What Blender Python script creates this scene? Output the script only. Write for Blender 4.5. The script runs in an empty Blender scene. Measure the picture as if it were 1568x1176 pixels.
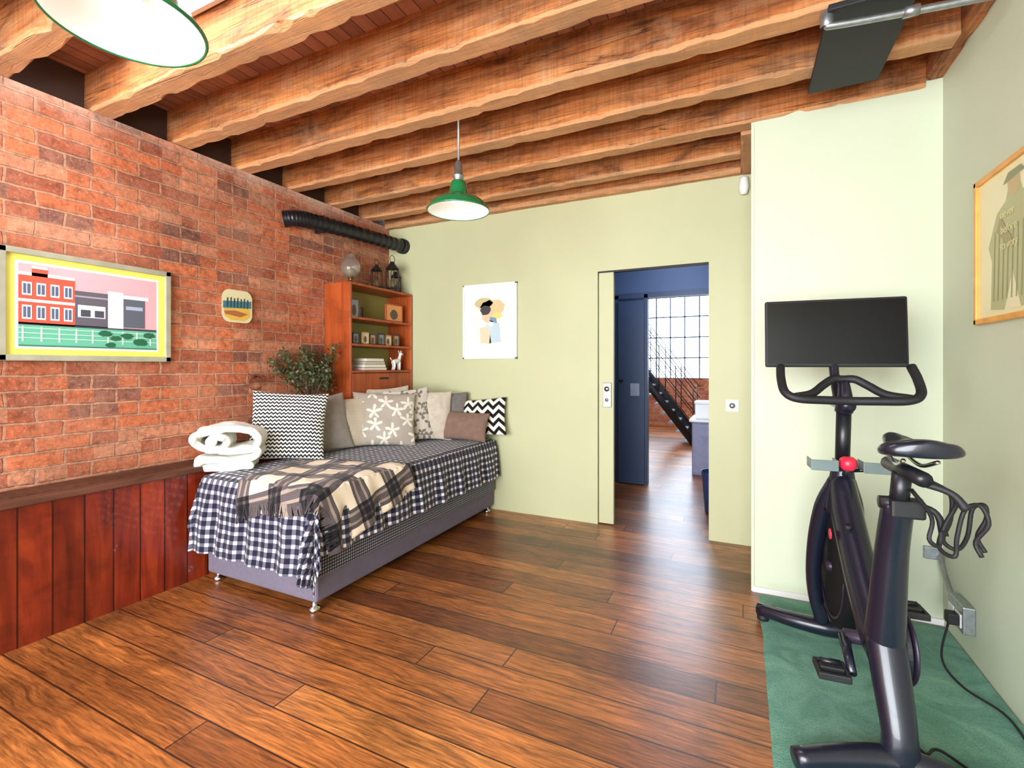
import bpy, bmesh, math, random
from mathutils import Vector, Matrix, noise
random.seed(7)
scene = bpy.context.scene
try:
    scene.view_settings.view_transform = 'Standard'
except Exception:
    pass

# ------------------------------------------------------------------ helpers
def lin(c):
    c = c/255.0
    return c/12.92 if c <= 0.04045 else ((c+0.055)/1.055)**2.4
def rgb(r, g, b): return (lin(r), lin(g), lin(b), 1.0)

def newmat(name, base=(0.5, 0.5, 0.5, 1), rough=0.5, metal=0.0, coat=0.0, spec=0.5):
    m = bpy.data.materials.new(name); m.use_nodes = True
    nt = m.node_tree; b = nt.nodes['Principled BSDF']
    b.inputs['Base Color'].default_value = base
    b.inputs['Roughness'].default_value = rough
    b.inputs['Metallic'].default_value = metal
    b.inputs['Coat Weight'].default_value = coat
    b.inputs['Specular IOR Level'].default_value = spec
    return m, nt, b
def setin(nt, sock, v):
    if isinstance(v, bpy.types.NodeSocket): nt.links.new(v, sock)
    else: sock.default_value = v
def MA(nt, op, a, b=None, c=None):
    n = nt.nodes.new('ShaderNodeMath'); n.operation = op
    setin(nt, n.inputs[0], a)
    if b is not None: setin(nt, n.inputs[1], b)
    if c is not None: setin(nt, n.inputs[2], c)
    return n.outputs[0]
def MIX(nt, f, a, b, mode='MIX'):
    n = nt.nodes.new('ShaderNodeMix'); n.data_type = 'RGBA'; n.blend_type = mode
    setin(nt, n.inputs[0], f); setin(nt, n.inputs[6], a); setin(nt, n.inputs[7], b)
    return n.outputs[2]
def SEP(nt, v):
    n = nt.nodes.new('ShaderNodeSeparateXYZ'); nt.links.new(v, n.inputs[0]); return n.outputs
def COMB(nt, x, y, z):
    n = nt.nodes.new('ShaderNodeCombineXYZ')
    setin(nt, n.inputs[0], x); setin(nt, n.inputs[1], y); setin(nt, n.inputs[2], z)
    return n.outputs[0]
def OBJC(nt): return nt.nodes.new('ShaderNodeTexCoord').outputs['Object']
def UVC(nt): return nt.nodes.new('ShaderNodeTexCoord').outputs['UV']
def NOISE(nt, v, scale, detail=4, rough=0.5, dist=0.0):
    n = nt.nodes.new('ShaderNodeTexNoise'); nt.links.new(v, n.inputs['Vector'])
    n.inputs['Scale'].default_value = scale; n.inputs['Detail'].default_value = detail
    n.inputs['Roughness'].default_value = rough; n.inputs['Distortion'].default_value = dist
    return n.outputs['Fac']
def RAMP(nt, f, stops, interp='LINEAR'):
    n = nt.nodes.new('ShaderNodeValToRGB'); cr = n.color_ramp; cr.interpolation = interp
    while len(cr.elements) < len(stops): cr.elements.new(0.5)
    for e, (p, c) in zip(cr.elements, stops):
        e.position = p; e.color = c
    setin(nt, n.inputs[0], f); return n.outputs[0]
def G(v): return (v, v, v, 1)
def BUMP(nt, bsdf, h, strength=0.3, dist=0.01):
    n = nt.nodes.new('ShaderNodeBump'); n.inputs['Strength'].default_value = strength
    n.inputs['Distance'].default_value = dist
    setin(nt, n.inputs['Height'], h); nt.links.new(n.outputs[0], bsdf.inputs['Normal'])
def WN(nt, v):
    n = nt.nodes.new('ShaderNodeTexWhiteNoise'); n.noise_dimensions = '3D'
    nt.links.new(v, n.inputs['Vector']); return n.outputs['Value']

def simple(name, c, rough=0.5, metal=0.0, coat=0.0, var=0.08, nscale=12, bump=0.0, spec=0.5):
    m, nt, b = newmat(name, c, rough, metal, coat, spec)
    co = OBJC(nt); n = NOISE(nt, co, nscale, 4)
    dark = tuple(x*(1-var*2) for x in c[:3])+(1,)
    lite = tuple(min(1, x*(1+var)) for x in c[:3])+(1,)
    nt.links.new(RAMP(nt, n, [(0.3, dark), (0.7, lite)]), b.inputs['Base Color'])
    if bump: BUMP(nt, b, NOISE(nt, co, nscale*8, 5), bump, 0.004)
    return m

def finish(bm, name, mat, parent=None, smooth=False, bevel=0, subsurf=0, solid=0):
    me = bpy.data.meshes.new(name); bmesh.ops.recalc_face_normals(bm, faces=bm.faces)
    bm.to_mesh(me); bm.free()
    ob = bpy.data.objects.new(name, me); scene.collection.objects.link(ob)
    if mat is not None: me.materials.append(mat)
    if smooth:
        for p in me.polygons: p.use_smooth = True
    if solid:
        md = ob.modifiers.new('s', 'SOLIDIFY'); md.thickness = solid; md.offset = 0
    if bevel:
        md = ob.modifiers.new('b', 'BEVEL'); md.width = bevel; md.segments = 2; md.limit_method = 'ANGLE'
    if subsurf:
        md = ob.modifiers.new('ss', 'SUBSURF'); md.levels = subsurf; md.render_levels = subsurf
    if parent is not None:
        ob.parent = parent
        ob.matrix_parent_inverse = PINV[parent.name]
    return ob
PINV = {}
def empty(name, loc=(0, 0, 0), rotz=0.0, local=False):
    e = bpy.data.objects.new(name, None); scene.collection.objects.link(e)
    e.empty_display_size = 0.1
    e.location = loc; e.rotation_euler = (0, 0, rotz)
    M = Matrix.Translation(Vector(loc)) @ Matrix.Rotation(rotz, 4, 'Z')
    PINV[e.name] = Matrix.Identity(4) if local else M.inverted()
    return e
def addbox(bm, x0, x1, y0, y1, z0, z1):
    v = [bm.verts.new(p) for p in [(x0,y0,z0),(x1,y0,z0),(x1,y1,z0),(x0,y1,z0),(x0,y0,z1),(x1,y0,z1),(x1,y1,z1),(x0,y1,z1)]]
    for f in [(0,3,2,1),(4,5,6,7),(0,1,5,4),(1,2,6,5),(2,3,7,6),(3,0,4,7)]:
        bm.faces.new([v[i] for i in f])
def boxes(name, lst, mat, parent=None, bevel=0):
    bm = bmesh.new()
    for b in lst: addbox(bm, *b)
    return finish(bm, name, mat, parent, bevel=bevel)
def obox(name, O, U, V, N, cu, cv, w, h, n0, n1, mat, parent=None, bevel=0):
    bm = bmesh.new(); vs = []
    for n in (n0, n1):
        for (a, b) in ((-1,-1),(1,-1),(1,1),(-1,1)):
            vs.append(bm.verts.new(O + U*(cu+a*w/2) + V*(cv+b*h/2) + N*n))
    for f in [(0,3,2,1),(4,5,6,7),(0,1,5,4),(1,2,6,5),(2,3,7,6),(3,0,4,7)]:
        bm.faces.new([vs[i] for i in f])
    return finish(bm, name, mat, parent, bevel=bevel)
def wpoly(name, O, U, V, N, pts, n, mat, parent):
    bm = bmesh.new()
    bm.faces.new([bm.verts.new(O+U*p[0]+V*p[1]+N*n) for p in pts])
    return finish(bm, name, mat, parent)
def blob(cx, cy, rx, ry, k=18, j=0.0, seed=0):
    r = random.Random(seed)
    return [(cx+rx*math.cos(a)*(1+r.uniform(-j, j)), cy+ry*math.sin(a)*(1+r.uniform(-j, j))) for a in [2*math.pi*i/k for i in range(k)]]
def catmull(P, k):
    P = [Vector(p) for p in P]
    if k <= 1 or len(P) < 3: return P, [i for i in range(len(P))]
    out = []; ts = []
    for i in range(len(P)-1):
        p0 = P[i-1] if i > 0 else P[i]*2-P[i+1]
        p1, p2 = P[i], P[i+1]
        p3 = P[i+2] if i+2 < len(P) else P[i+1]*2-P[i]
        for j in range(k):
            t = j/k
            out.append(0.5*((2*p1)+(-p0+p2)*t+(2*p0-5*p1+4*p2-p3)*t*t+(-p0+3*p1-3*p2+p3)*t**3)); ts.append(i+t)
    out.append(P[-1]); ts.append(len(P)-1)
    return out, ts
def sweep(name, pts, rad, mat, parent=None, seg=12, k=5, ell=(1, 1), up=None, ret_bm=None, radfn=None):
    P, ts = catmull(pts, k); bm = ret_bm if ret_bm is not None else bmesh.new()
    rings = []; n = None
    for i, p in enumerate(P):
        t = (P[min(i+1, len(P)-1)]-P[max(i-1, 0)]).normalized()
        if n is None:
            n = Vector(up) if up else (Vector((0,0,1)) if abs(t.z) < 0.9 else Vector((1,0,0)))
        n = (n - t*n.dot(t)).normalized(); b = t.cross(n)
        if isinstance(rad, (list, tuple)):
            a = int(min(ts[i], len(rad)-2)); f = ts[i]-a; r = rad[a]*(1-f)+rad[a+1]*f
        else: r = rad
        if radfn: r = r*radfn(i)
        rings.append([bm.verts.new(p+n*math.cos(2*math.pi*j/seg)*r*ell[0]+b*math.sin(2*math.pi*j/seg)*r*ell[1]) for j in range(seg)])
    for i in range(len(rings)-1):
        for j in range(seg):
            bm.faces.new([rings[i][j], rings[i][(j+1)%seg], rings[i+1][(j+1)%seg], rings[i+1][j]])
    bm.faces.new(rings[0][::-1]); bm.faces.new(rings[-1])
    if ret_bm is not None: return
    return finish(bm, name, mat, parent, smooth=True)
def lathe(name, prof, c, mat, parent=None, seg=40, axis='Z', closed=False, solid=0):
    bm = bmesh.new(); rings = []
    for (r, z) in prof:
        ring = []
        for j in range(seg):
            a = 2*math.pi*j/seg; x, y = r*math.cos(a), r*math.sin(a)
            if axis == 'Z': p = (c[0]+x, c[1]+y, c[2]+z)
            elif axis == 'X': p = (c[0]+z, c[1]+x, c[2]+y)
            else: p = (c[0]+x, c[1]+z, c[2]+y)
            ring.append(bm.verts.new(p))
        rings.append(ring)
    for i in range(len(rings)-1):
        for j in range(seg):
            bm.faces.new([rings[i][j], rings[i][(j+1)%seg], rings[i+1][(j+1)%seg], rings[i+1][j]])
    bmesh.ops.remove_doubles(bm, verts=bm.verts, dist=1e-5)
    return finish(bm, name, mat, parent, smooth=True, solid=solid)
X = Vector((1,0,0)); Y = Vector((0,1,0)); Z = Vector((0,0,1))

# ------------------------------------------------------------------ materials
def mat_brick(name, swap=True):
    m, nt, b = newmat(name, rough=0.9, spec=0.3)
    s = SEP(nt, OBJC(nt))
    v = COMB(nt, s[1] if swap else s[0], s[2], 0.0)
    nz = nt.nodes.new('ShaderNodeTexNoise'); nt.links.new(v, nz.inputs['Vector']); nz.inputs['Scale'].default_value = 11; nz.inputs['Detail'].default_value = 5
    vm = nt.nodes.new('ShaderNodeVectorMath'); vm.operation = 'MULTIPLY_ADD'
    nt.links.new(nz.outputs['Color'], vm.inputs[0]); vm.inputs[1].default_value = (0.024, 0.019, 0); nt.links.new(v, vm.inputs[2])
    vv = vm.outputs[0]
    BWd, RH = 0.232, 0.079
    t = nt.nodes.new('ShaderNodeTexBrick'); nt.links.new(vv, t.inputs['Vector'])
    t.inputs['Scale'].default_value = 1; t.inputs['Brick Width'].default_value = BWd
    t.inputs['Row Height'].default_value = RH; t.inputs['Mortar Size'].default_value = 0.007
    t.inputs['Mortar Smooth'].default_value = 0.3; t.inputs['Bias'].default_value = 0.0
    t.inputs['Color1'].default_value = rgb(220, 122, 78); t.inputs['Color2'].default_value = rgb(164, 86, 60); t.inputs['Mortar'].default_value = rgb(194, 142, 112)
    row = MA(nt, 'FLOOR', MA(nt, 'DIVIDE', s[2], RH))
    sh = MA(nt, 'MULTIPLY', MA(nt, 'MODULO', row, 2.0), 0.5)
    col = MA(nt, 'FLOOR', MA(nt, 'ADD', MA(nt, 'DIVIDE', s[1] if swap else s[0], BWd), sh))
    rnd = WN(nt, COMB(nt, row, col, 3.0)); rnd2 = WN(nt, COMB(nt, row, col, 8.0))
    notm = MA(nt, 'SUBTRACT', 1.0, t.outputs['Fac'])
    odd = MA(nt, 'LESS_THAN', rnd, 0.09)
    c = MIX(nt, MA(nt, 'MULTIPLY', MA(nt, 'MULTIPLY', odd, 0.7), notm), t.outputs['Color'], rgb(114, 84, 76))
    c = MIX(nt, MA(nt, 'MULTIPLY', MA(nt, 'MULTIPLY', MA(nt, 'GREATER_THAN', rnd2, 0.84), 0.5), notm), c, rgb(230, 162, 124))
    n1 = NOISE(nt, v, 26, 9, 0.7)
    c = MIX(nt, 1.0, c, RAMP(nt, n1, [(0.3, G(0.42)), (0.5, G(0.95)), (0.75, G(1.4))]), 'MULTIPLY')
    n4 = NOISE(nt, v, 1.1, 5, 0.65)
    c = MIX(nt, 1.0, c, RAMP(nt, n4, [(0.35, G(0.74)), (0.6, G(1.06))]), 'MULTIPLY')
    n2 = NOISE(nt, v, 2.4, 7, 0.65)
    c = MIX(nt, MA(nt, 'MULTIPLY', RAMP(nt, n2, [(0.45, G(0)), (0.72, G(1))]), 0.45), c, rgb(218, 160, 128))
    n3 = NOISE(nt, v, 60, 6, 0.7)
    c = MIX(nt, MA(nt, 'MULTIPLY', RAMP(nt, n3, [(0.55, G(0)), (0.7, G(1))]), 0.5), c, rgb(228, 186, 160))
    if swap:
        edge = MA(nt, 'ADD', s[2], MA(nt, 'MULTIPLY', n2, 0.22))
        tt = MA(nt, 'MULTIPLY', RAMP(nt, MA(nt, 'SUBTRACT', edge, 2.0), [(0.74, G(0)), (0.84, G(1))]), MA(nt, 'MULTIPLY', n1, 1.1))
        c = MIX(nt, tt, c, rgb(228, 196, 178))
    nt.links.new(c, b.inputs['Base Color'])
    h = MA(nt, 'ADD', notm, MA(nt, 'MULTIPLY', n1, 1.0))
    BUMP(nt, b, h, 0.95, 0.017)
    return m

def mat_floor():
    m, nt, b = newmat('floor_oak', rough=0.36, coat=0.25)
    b.inputs['Coat Roughness'].default_value = 0.26
    s = SEP(nt, OBJC(nt)); x, y = s[0], s[1]
    W = 0.15
    yr = MA(nt, 'DIVIDE', MA(nt, 'ADD', y, 10.0), W)
    row = MA(nt, 'FLOOR', yr); fy = MA(nt, 'FRACT', yr)
    off = MA(nt, 'MULTIPLY', WN(nt, COMB(nt, row, 0.0, 1.0)), 7.0)
    xr = MA(nt, 'ADD', MA(nt, 'DIVIDE', MA(nt, 'ADD', x, 10.0), 2.6), off)
    colx = MA(nt, 'FLOOR', xr); fx = MA(nt, 'FRACT', xr)
    rnd = WN(nt, COMB(nt, row, colx, 0.0)); rnd2 = WN(nt, COMB(nt, row, colx, 5.0))
    base = RAMP(nt, rnd, [(0.0, rgb(112, 60, 28)), (0.25, rgb(152, 88, 40)), (0.6, rgb(172, 102, 48)), (0.85, rgb(194, 122, 60)), (1.0, rgb(132, 72, 34))])
    wob = MA(nt, 'MULTIPLY', NOISE(nt, OBJC(nt), 2.5, 2), 3.0)
    gv = COMB(nt, MA(nt, 'ADD', MA(nt, 'MULTIPLY', x, 1.3), MA(nt, 'MULTIPLY', rnd, 37.0)), MA(nt, 'ADD', MA(nt, 'MULTIPLY', y, 20.0), wob), MA(nt, 'MULTIPLY', rnd2, 20.0))
    g = NOISE(nt, gv, 1.5, 9, 0.66, 1.4)
    c = MIX(nt, 1.0, base, RAMP(nt, g, [(0.3, G(0.32)), (0.46, G(0.85)), (0.58, G(1.1)), (0.72, G(1.65))]), 'MULTIPLY')
    gv2 = COMB(nt, MA(nt, 'MULTIPLY', x, 7.0), MA(nt, 'MULTIPLY', y, 120.0), rnd)
    g2 = NOISE(nt, gv2, 1.0, 4, 0.6)
    c = MIX(nt, 0.75, c, RAMP(nt, g2, [(0.35, G(0.35)), (0.6, G(1.2))]), 'MULTIPLY')
    big = NOISE(nt, OBJC(nt), 1.6, 7, 0.68)
    c = MIX(nt, 0.9, c, RAMP(nt, big, [(0.32, G(0.42)), (0.5, G(0.95)), (0.65, G(1.25))]), 'MULTIPLY')
    ey = MA(nt, 'MINIMUM', fy, MA(nt, 'SUBTRACT', 1.0, fy))
    ex = MA(nt, 'MINIMUM', fx, MA(nt, 'SUBTRACT', 1.0, fx))
    gap = MA(nt, 'MAXIMUM', MA(nt, 'LESS_THAN', ey, 0.022), MA(nt, 'LESS_THAN', ex, 0.0012))
    c = MIX(nt, MA(nt, 'MULTIPLY', gap, 0.9), c, rgb(26, 12, 6))
    nt.links.new(c, b.inputs['Base Color'])
    return m

def mat_wood(name, c1, c2, c3, axis=0, rough=0.6, stretch=14, scale=1.5, coat=0, plank=None, paxis=1, bump=0.3, stain=0.5, weather=False):
    m, nt, b = newmat(name, rough=rough, coat=coat)
    s = SEP(nt, OBJC(nt)); comps = [MA(nt, 'MULTIPLY', s[i], 1.0 if i == axis else float(stretch)) for i in range(3)]
    rnd = None
    if plank:
        pr = MA(nt, 'DIVIDE', MA(nt, 'ADD', s[paxis], 10.0), plank); idx = MA(nt, 'FLOOR', pr); fr = MA(nt, 'FRACT', pr)
        rnd = WN(nt, COMB(nt, idx, 0.0, 2.0))
        comps[axis] = MA(nt, 'ADD', comps[axis], MA(nt, 'MULTIPLY', rnd, 31.0))
    v = COMB(nt, *comps)
    g = NOISE(nt, v, scale, 8, 0.62, 1.2)
    c = RAMP(nt, g, [(0.25, c1), (0.5, c2), (0.75, c3)])
    h = g
    if rnd is not None:
        c = MIX(nt, 1.0, c, RAMP(nt, rnd, [(0, G(0.72)), (1, G(1.2))]), 'MULTIPLY')
        ed = MA(nt, 'MINIMUM', fr, MA(nt, 'SUBTRACT', 1.0, fr))
        c = MIX(nt, MA(nt, 'MULTIPLY', MA(nt, 'LESS_THAN', ed, 0.03), 0.85), c, rgb(25, 8, 5))
    if stain:
        st = NOISE(nt, COMB(nt, s[0], MA(nt, 'MULTIPLY', s[1], 2.0), MA(nt, 'MULTIPLY', s[2], 2.5)), 2.3, 6, 0.65, 1.0)
        c = MIX(nt, stain, c, RAMP(nt, st, [(0.34, G(0.25)), (0.5, G(1.0)), (0.7, G(1.25))]), 'MULTIPLY')
    if weather:
        fv = COMB(nt, *[MA(nt, 'MULTIPLY', s[i], 3.0 if i == axis else 90.0) for i in range(3)])
        fg = NOISE(nt, fv, 1.0, 5, 0.7, 0.5)
        c = MIX(nt, 0.85, c, RAMP(nt, fg, [(0.32, G(0.42)), (0.5, G(1.0)), (0.7, G(1.35))]), 'MULTIPLY')
        crv = COMB(nt, *[MA(nt, 'MULTIPLY', s[i], 0.8 if i == axis else 22.0) for i in range(3)])
        cr = NOISE(nt, crv, 1.0, 3, 0.5, 0.6)
        crk = RAMP(nt, MA(nt, 'ABSOLUTE', MA(nt, 'SUBTRACT', cr, 0.5)), [(0.0, G(1)), (0.010, G(0))])
        gate = RAMP(nt, NOISE(nt, OBJC(nt), 1.7, 2), [(0.45, G(0)), (0.55, G(1))])
        c = MIX(nt, MA(nt, 'MULTIPLY', MA(nt, 'MULTIPLY', crk, gate), 0.85), c, rgb(44, 20, 10))
        gs = NOISE(nt, COMB(nt, *[MA(nt, 'MULTIPLY', s[i], 1.5 if i == axis else 16.0) for i in range(3)]), 1.0, 6, 0.7)
        c = MIX(nt, MA(nt, 'MULTIPLY', RAMP(nt, gs, [(0.5, G(0)), (0.66, G(1))]), 0.4), c, rgb(190, 150, 112))
        pn = NOISE(nt, OBJC(nt), 6.0, 7, 0.7)
        c = MIX(nt, MA(nt, 'MULTIPLY', RAMP(nt, pn, [(0.52, G(0)), (0.68, G(1))]), 0.35), c, rgb(204, 160, 122))
        sw = NOISE(nt, COMB(nt, *[MA(nt, 'MULTIPLY', s[i], 70.0 if i == axis else 5.0) for i in range(3)]), 1.0, 3, 0.6)
        c = MIX(nt, 0.35, c, RAMP(nt, sw, [(0.38, G(0.5)), (0.55, G(1.1))]), 'MULTIPLY')
        lo = MA(nt, 'LESS_THAN', MA(nt, 'ADD', s[2], MA(nt, 'MULTIPLY', pn, 0.06)), 2.772)
        c = MIX(nt, MA(nt, 'MULTIPLY', lo, 0.45), c, rgb(214, 168, 122))
        h = MA(nt, 'SUBTRACT', MA(nt, 'ADD', MA(nt, 'MULTIPLY', sw, 0.4), MA(nt, 'MULTIPLY', fg, 0.7)), MA(nt, 'MULTIPLY', crk, 0.8))
    nt.links.new(c, b.inputs['Base Color'])
    if bump: BUMP(nt, b, h, bump, 0.006)
    return m

def mat_paint(name, c, rough=0.55, var=0.05):
    m, nt, b = newmat(name, c, rough)
    co = OBJC(nt); n = NOISE(nt, co, 0.9, 3)
    d = tuple(v*(1-var) for v in c[:3])+(1,); l = tuple(min(1, v*(1+var)) for v in c[:3])+(1,)
    nt.links.new(RAMP(nt, n, [(0.35, d), (0.65, l)]), b.inputs['Base Color'])
    BUMP(nt, b, NOISE(nt, co, 140, 3), 0.06, 0.002)
    return m

M_brick = mat_brick('brick')
M_brick2 = mat_brick('brick_far', False)
M_floor = mat_floor()
M_beam = mat_wood('beam_pine', rgb(126, 70, 32), rgb(184, 110, 54), rgb(216, 148, 86), 0, 0.85, 7, 1.3, stain=0.75, bump=0.6, weather=True)
M_beamY = mat_wood('beam_pine_y', rgb(96, 50, 24), rgb(160, 92, 46), rgb(200, 128, 70), 1, 0.8, 9, 1.6, stain=0.6, bump=0.5, weather=True)
M_ceil = mat_wood('ceiling_boards', rgb(150, 98, 78), rgb(180, 124, 100), rgb(194, 140, 114), 1, 0.6, 10, 1.2, plank=0.085, paxis=0, stain=0.2)
M_wains = mat_wood('wainscot_mahogany', rgb(70, 20, 10), rgb(122, 38, 18), rgb(156, 60, 26), 2, 0.3, 8, 1.3, coat=0.3, plank=0.125, paxis=1, stain=0.4, bump=0.12)
M_ledge = mat_wood('ledge_dark', rgb(52, 30, 22), rgb(90, 52, 36), rgb(118, 72, 50), 1, 0.45, 10, 1.5, stain=0.3)
M_bookw = mat_wood('bookcase_teak', rgb(120, 48, 18), rgb(164, 74, 30), rgb(190, 94, 44), 2, 0.4, 9, 1.4, stain=0.3, bump=0.1)
M_green = mat_paint('paint_olive', rgb(188, 189, 148))
M_green_lit = mat_paint('paint_olive_lit', rgb(200, 207, 180))  # same paint as the back wall, stronger light mixed into the colour
M_blue = mat_paint('paint_blue', rgb(72, 92, 130))
M_bluedk = mat_paint('paint_blue_dark', rgb(54, 70, 102), 0.4)
M_white = mat_paint('paint_white', rgb(232, 232, 228))
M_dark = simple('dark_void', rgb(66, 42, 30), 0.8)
M_black = simple('black_satin', rgb(20, 22, 28), 0.35, var=0.05)
M_blackm = simple('black_matte', rgb(24, 24, 26), 0.6)
M_chrome = simple('chrome', rgb(200, 200, 200), 0.2, 1.0, var=0.02)
M_galv = simple('galvanised', rgb(170, 176, 180), 0.4, 0.9, var=0.1, nscale=40)
M_whitepl = simple('white_plastic', rgb(235, 235, 232), 0.35, var=0.01)

# ------------------------------------------------------------------ room shell
ZC = 2.95
boxes('floor', [(-5.0, 3.0, -2.3, 11.3, -0.08, 0.0)], M_floor)
boxes('wall_left', [(-3.45, -3.25, -2.3, 3.99, 0, 2.72)], M_brick)
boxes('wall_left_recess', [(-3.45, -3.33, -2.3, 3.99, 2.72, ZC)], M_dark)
boxes('wall_back', [(-3.25, -1.068, 3.87, 3.99, 0, ZC), (-1.068, -0.216, 3.87, 3.99, 2.09, ZC), (-0.216, 0.07, 3.87, 3.99, 0, ZC)], M_green)
boxes('wall_partition', [(0.07, 0.92, 3.11, 3.99, 0, 2.76)], M_green_lit)
boxes('wall_right', [(0.92, 1.04, -2.3, 3.99, 0, ZC)], M_green_lit)
boxes('wall_rear', [(-3.45, -2.9, -2.35, -2.2, 0, ZC), (0.6, 1.04, -2.35, -2.2, 0, ZC), (-2.9, 0.6, -2.35, -2.2, 0, 0.35), (-2.9, 0.6, -2.35, -2.2, 2.65, ZC)], M_green_lit)
w = empty('window_1', (-1.15, -2.27, 1.5))  # unseen window, opening made large and low to light the beam undersides
boxes('frame_bars', [(-2.9+i*0.875-0.02, -2.9+i*0.875+0.02, -2.29, -2.25, 0.35, 2.65) for i in range(5)] + [(-2.9, 0.6, -2.29, -2.25, 0.35+j*1.15-0.02, 0.35+j*1.15+0.02) for j in range(3)], M_white, w)
# ceiling with skylight opening
sx0, sx1, sy0, sy1 = -2.9, -1.0, 1.06, 1.37
boxes('ceiling', [(-3.45, 1.04, -2.3, sy0, ZC, ZC+0.04), (-3.45, 1.04, sy1, 3.99, ZC, ZC+0.04), (-3.45, sx0, sy0, sy1, ZC, ZC+0.04), (sx1, 1.04, sy0, sy1, ZC, ZC+0.04)], M_ceil)
w = empty('window_skylight', ((sx0+sx1)/2, (sy0+sy1)/2, ZC))
boxes('skylight_frame', [(sx0, sx1, sy0, sy0+0.02, ZC-0.01, ZC+0.2), (sx0, sx1, sy1-0.02, sy1, ZC-0.01, ZC+0.2), (sx0, sx0+0.02, sy0, sy1, ZC-0.01, ZC+0.2), (sx1-0.02, sx1, sy0, sy1, ZC-0.01, ZC+0.2)], M_white, w)

def beam(name, x0, x1, y0, y1, z0, z1, mat, seed, along='X'):
    bm = bmesh.new(); ch = 0.004; n = 90; rings = []
    for i in range(n+1):
        t = i/n
        A0, A1 = (y0, y1) if along == 'X' else (x0, x1)
        L = (x0+(x1-x0)*t) if along == 'X' else (y0+(y1-y0)*t)
        prof = [(A0, z0+ch), (A0+ch, z0), (A1-ch, z0), (A1, z0+ch), (A1, z1), (A0, z1)]
        ring = []
        for k, (a, z) in enumerate(prof):
            q = 0.006
            da = noise.noise(Vector((L*1.6, k*3.1+seed*5, seed)))*q
            dz = noise.noise(Vector((L*1.8, k*2.7+9, seed*3)))*q if z < z1 else 0
            if k < 4:
                c2 = max(0, noise.noise(Vector((L*9, k//2*4, seed*2.2)))-0.05)*0.042 + 0.006*abs(noise.noise(Vector((L*30, k//2*4, seed))))
                if k in (0, 3): dz += c2
                if k == 1: da += c2
                if k == 2: da -= c2
            p = (L, a+da, z+dz) if along == 'X' else (a+da, L, z+dz)
            ring.append(bm.verts.new(p))
        rings.append(ring)
    for i in range(n):
        for j in range(6):
            bm.faces.new([rings[i][j], rings[i][(j+1) % 6], rings[i+1][(j+1) % 6], rings[i+1][j]])
    bm.faces.new(rings[0]); bm.faces.new(rings[-1][::-1])
    return finish(bm, name, mat)
by = [-1.6, -1.18, -0.76, -0.33, 0.10, 0.52, 0.95, 1.38, 1.81, 2.24, 2.67, 3.10, 3.52]
for i, yb in enumerate(by):
    x1 = 0.0 if yb > 3.3 else 0.85
    beam('ceiling_beam', -3.33, x1, yb, yb+0.105, 2.725-random.uniform(0, .01), ZC, M_beam, i+1)
beam('ceiling_beam', -3.25, 0.0, 3.80, 3.87, 2.70, ZC, M_beam, 31)
beam('ceiling_beam', 0.0, 0.075, 3.205, 3.87, 2.70, ZC, M_beamY, 32, 'Y')
beam('ceiling_beam', 0.85, 0.92, -2.2, 3.11, 2.76, ZC, M_beamY, 33, 'Y')

# wainscot & ledge
boxes('trim_wainscot', [(-3.25, -3.01, -2.2, 2.98, 0, 0.655)], M_wains)
t = empty('trim_ledge', (-3.12, 0.4, 0.68))
boxes('ledge_cap', [(-3.25, -2.985, -2.2, 3.0, 0.655, 0.69)], M_ledge, t, 0.006)
boxes('ledge_grille', [(-3.22+k*0.022, -3.212+k*0.022, -2.2, 2.98, 0.69, 0.697) for k in range(8)] + [(-3.22, -3.05, -2.2+k*0.06, -2.19+k*0.06, 0.69, 0.695) for k in range(86)], M_ledge, t)
boxes('baseboard_partition', [(0.062, 0.92, 3.095, 3.11, 0, 0.03)], M_whitepl)
boxes('trim_corner', [(0.055, 0.07, 3.103, 3.118, 0, 2.72)], M_green_lit)

# sliding door
d = empty('door_sliding', (-1.0, 3.9, 1.0))
boxes('door_leaf', [(-1.062, -0.939, 3.885, 3.925, 0.01, 2.08)], M_green, d, 0.003)
boxes('door_track', [(-1.068, -0.216, 3.88, 3.93, 2.078, 2.09)], M_blackm, d)
boxes('lock_plate', [(-1.025, -0.955, 3.868, 3.886, 0.97, 1.17)], M_galv, d, 0.004)
lathe('lock_ring', [(0.0, 0), (0.022, 0), (0.022, 0.008), (0.012, 0.01), (0, 0.006)], (-0.99, 3.86, 1.12), M_chrome, d, 20, 'Y')
lathe('lock_knob', [(0.0, 0), (0.014, 0), (0.014, 0.012), (0, 0.012)], (-0.99, 3.858, 1.03), M_chrome, d, 20, 'Y')

# black ceiling panel and conduit
p = empty('ceiling_duct_panel', (0.46, 2.6, 2.7))
boxes('panel', [(0.31, 0.60, 2.22, 2.86, 2.695, 2.72)], M_blackm, p, 0.004)
p = empty('ceiling_conduit_pipe', (0.45, 2.25, 2.67))
sweep('pipe', [(0.31, 2.26, 2.73), (0.31, 2.26, 2.67), (0.34, 2.26, 2.655), (0.6, 2.30, 2.655), (0.84, 2.33, 2.655)], 0.014, M_galv, p)
lathe('elbow', [(0.02, 0), (0.024, 0.01), (0.024, 0.05), (0.02, 0.06)], (0.31, 2.26, 2.655), M_galv, p)
lathe('coupler', [(0.014, 0), (0.02, 0.0), (0.02, 0.05), (0.014, 0.05)], (0.56, 2.296, 2.655), M_galv, p, 20, 'X')

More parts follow.
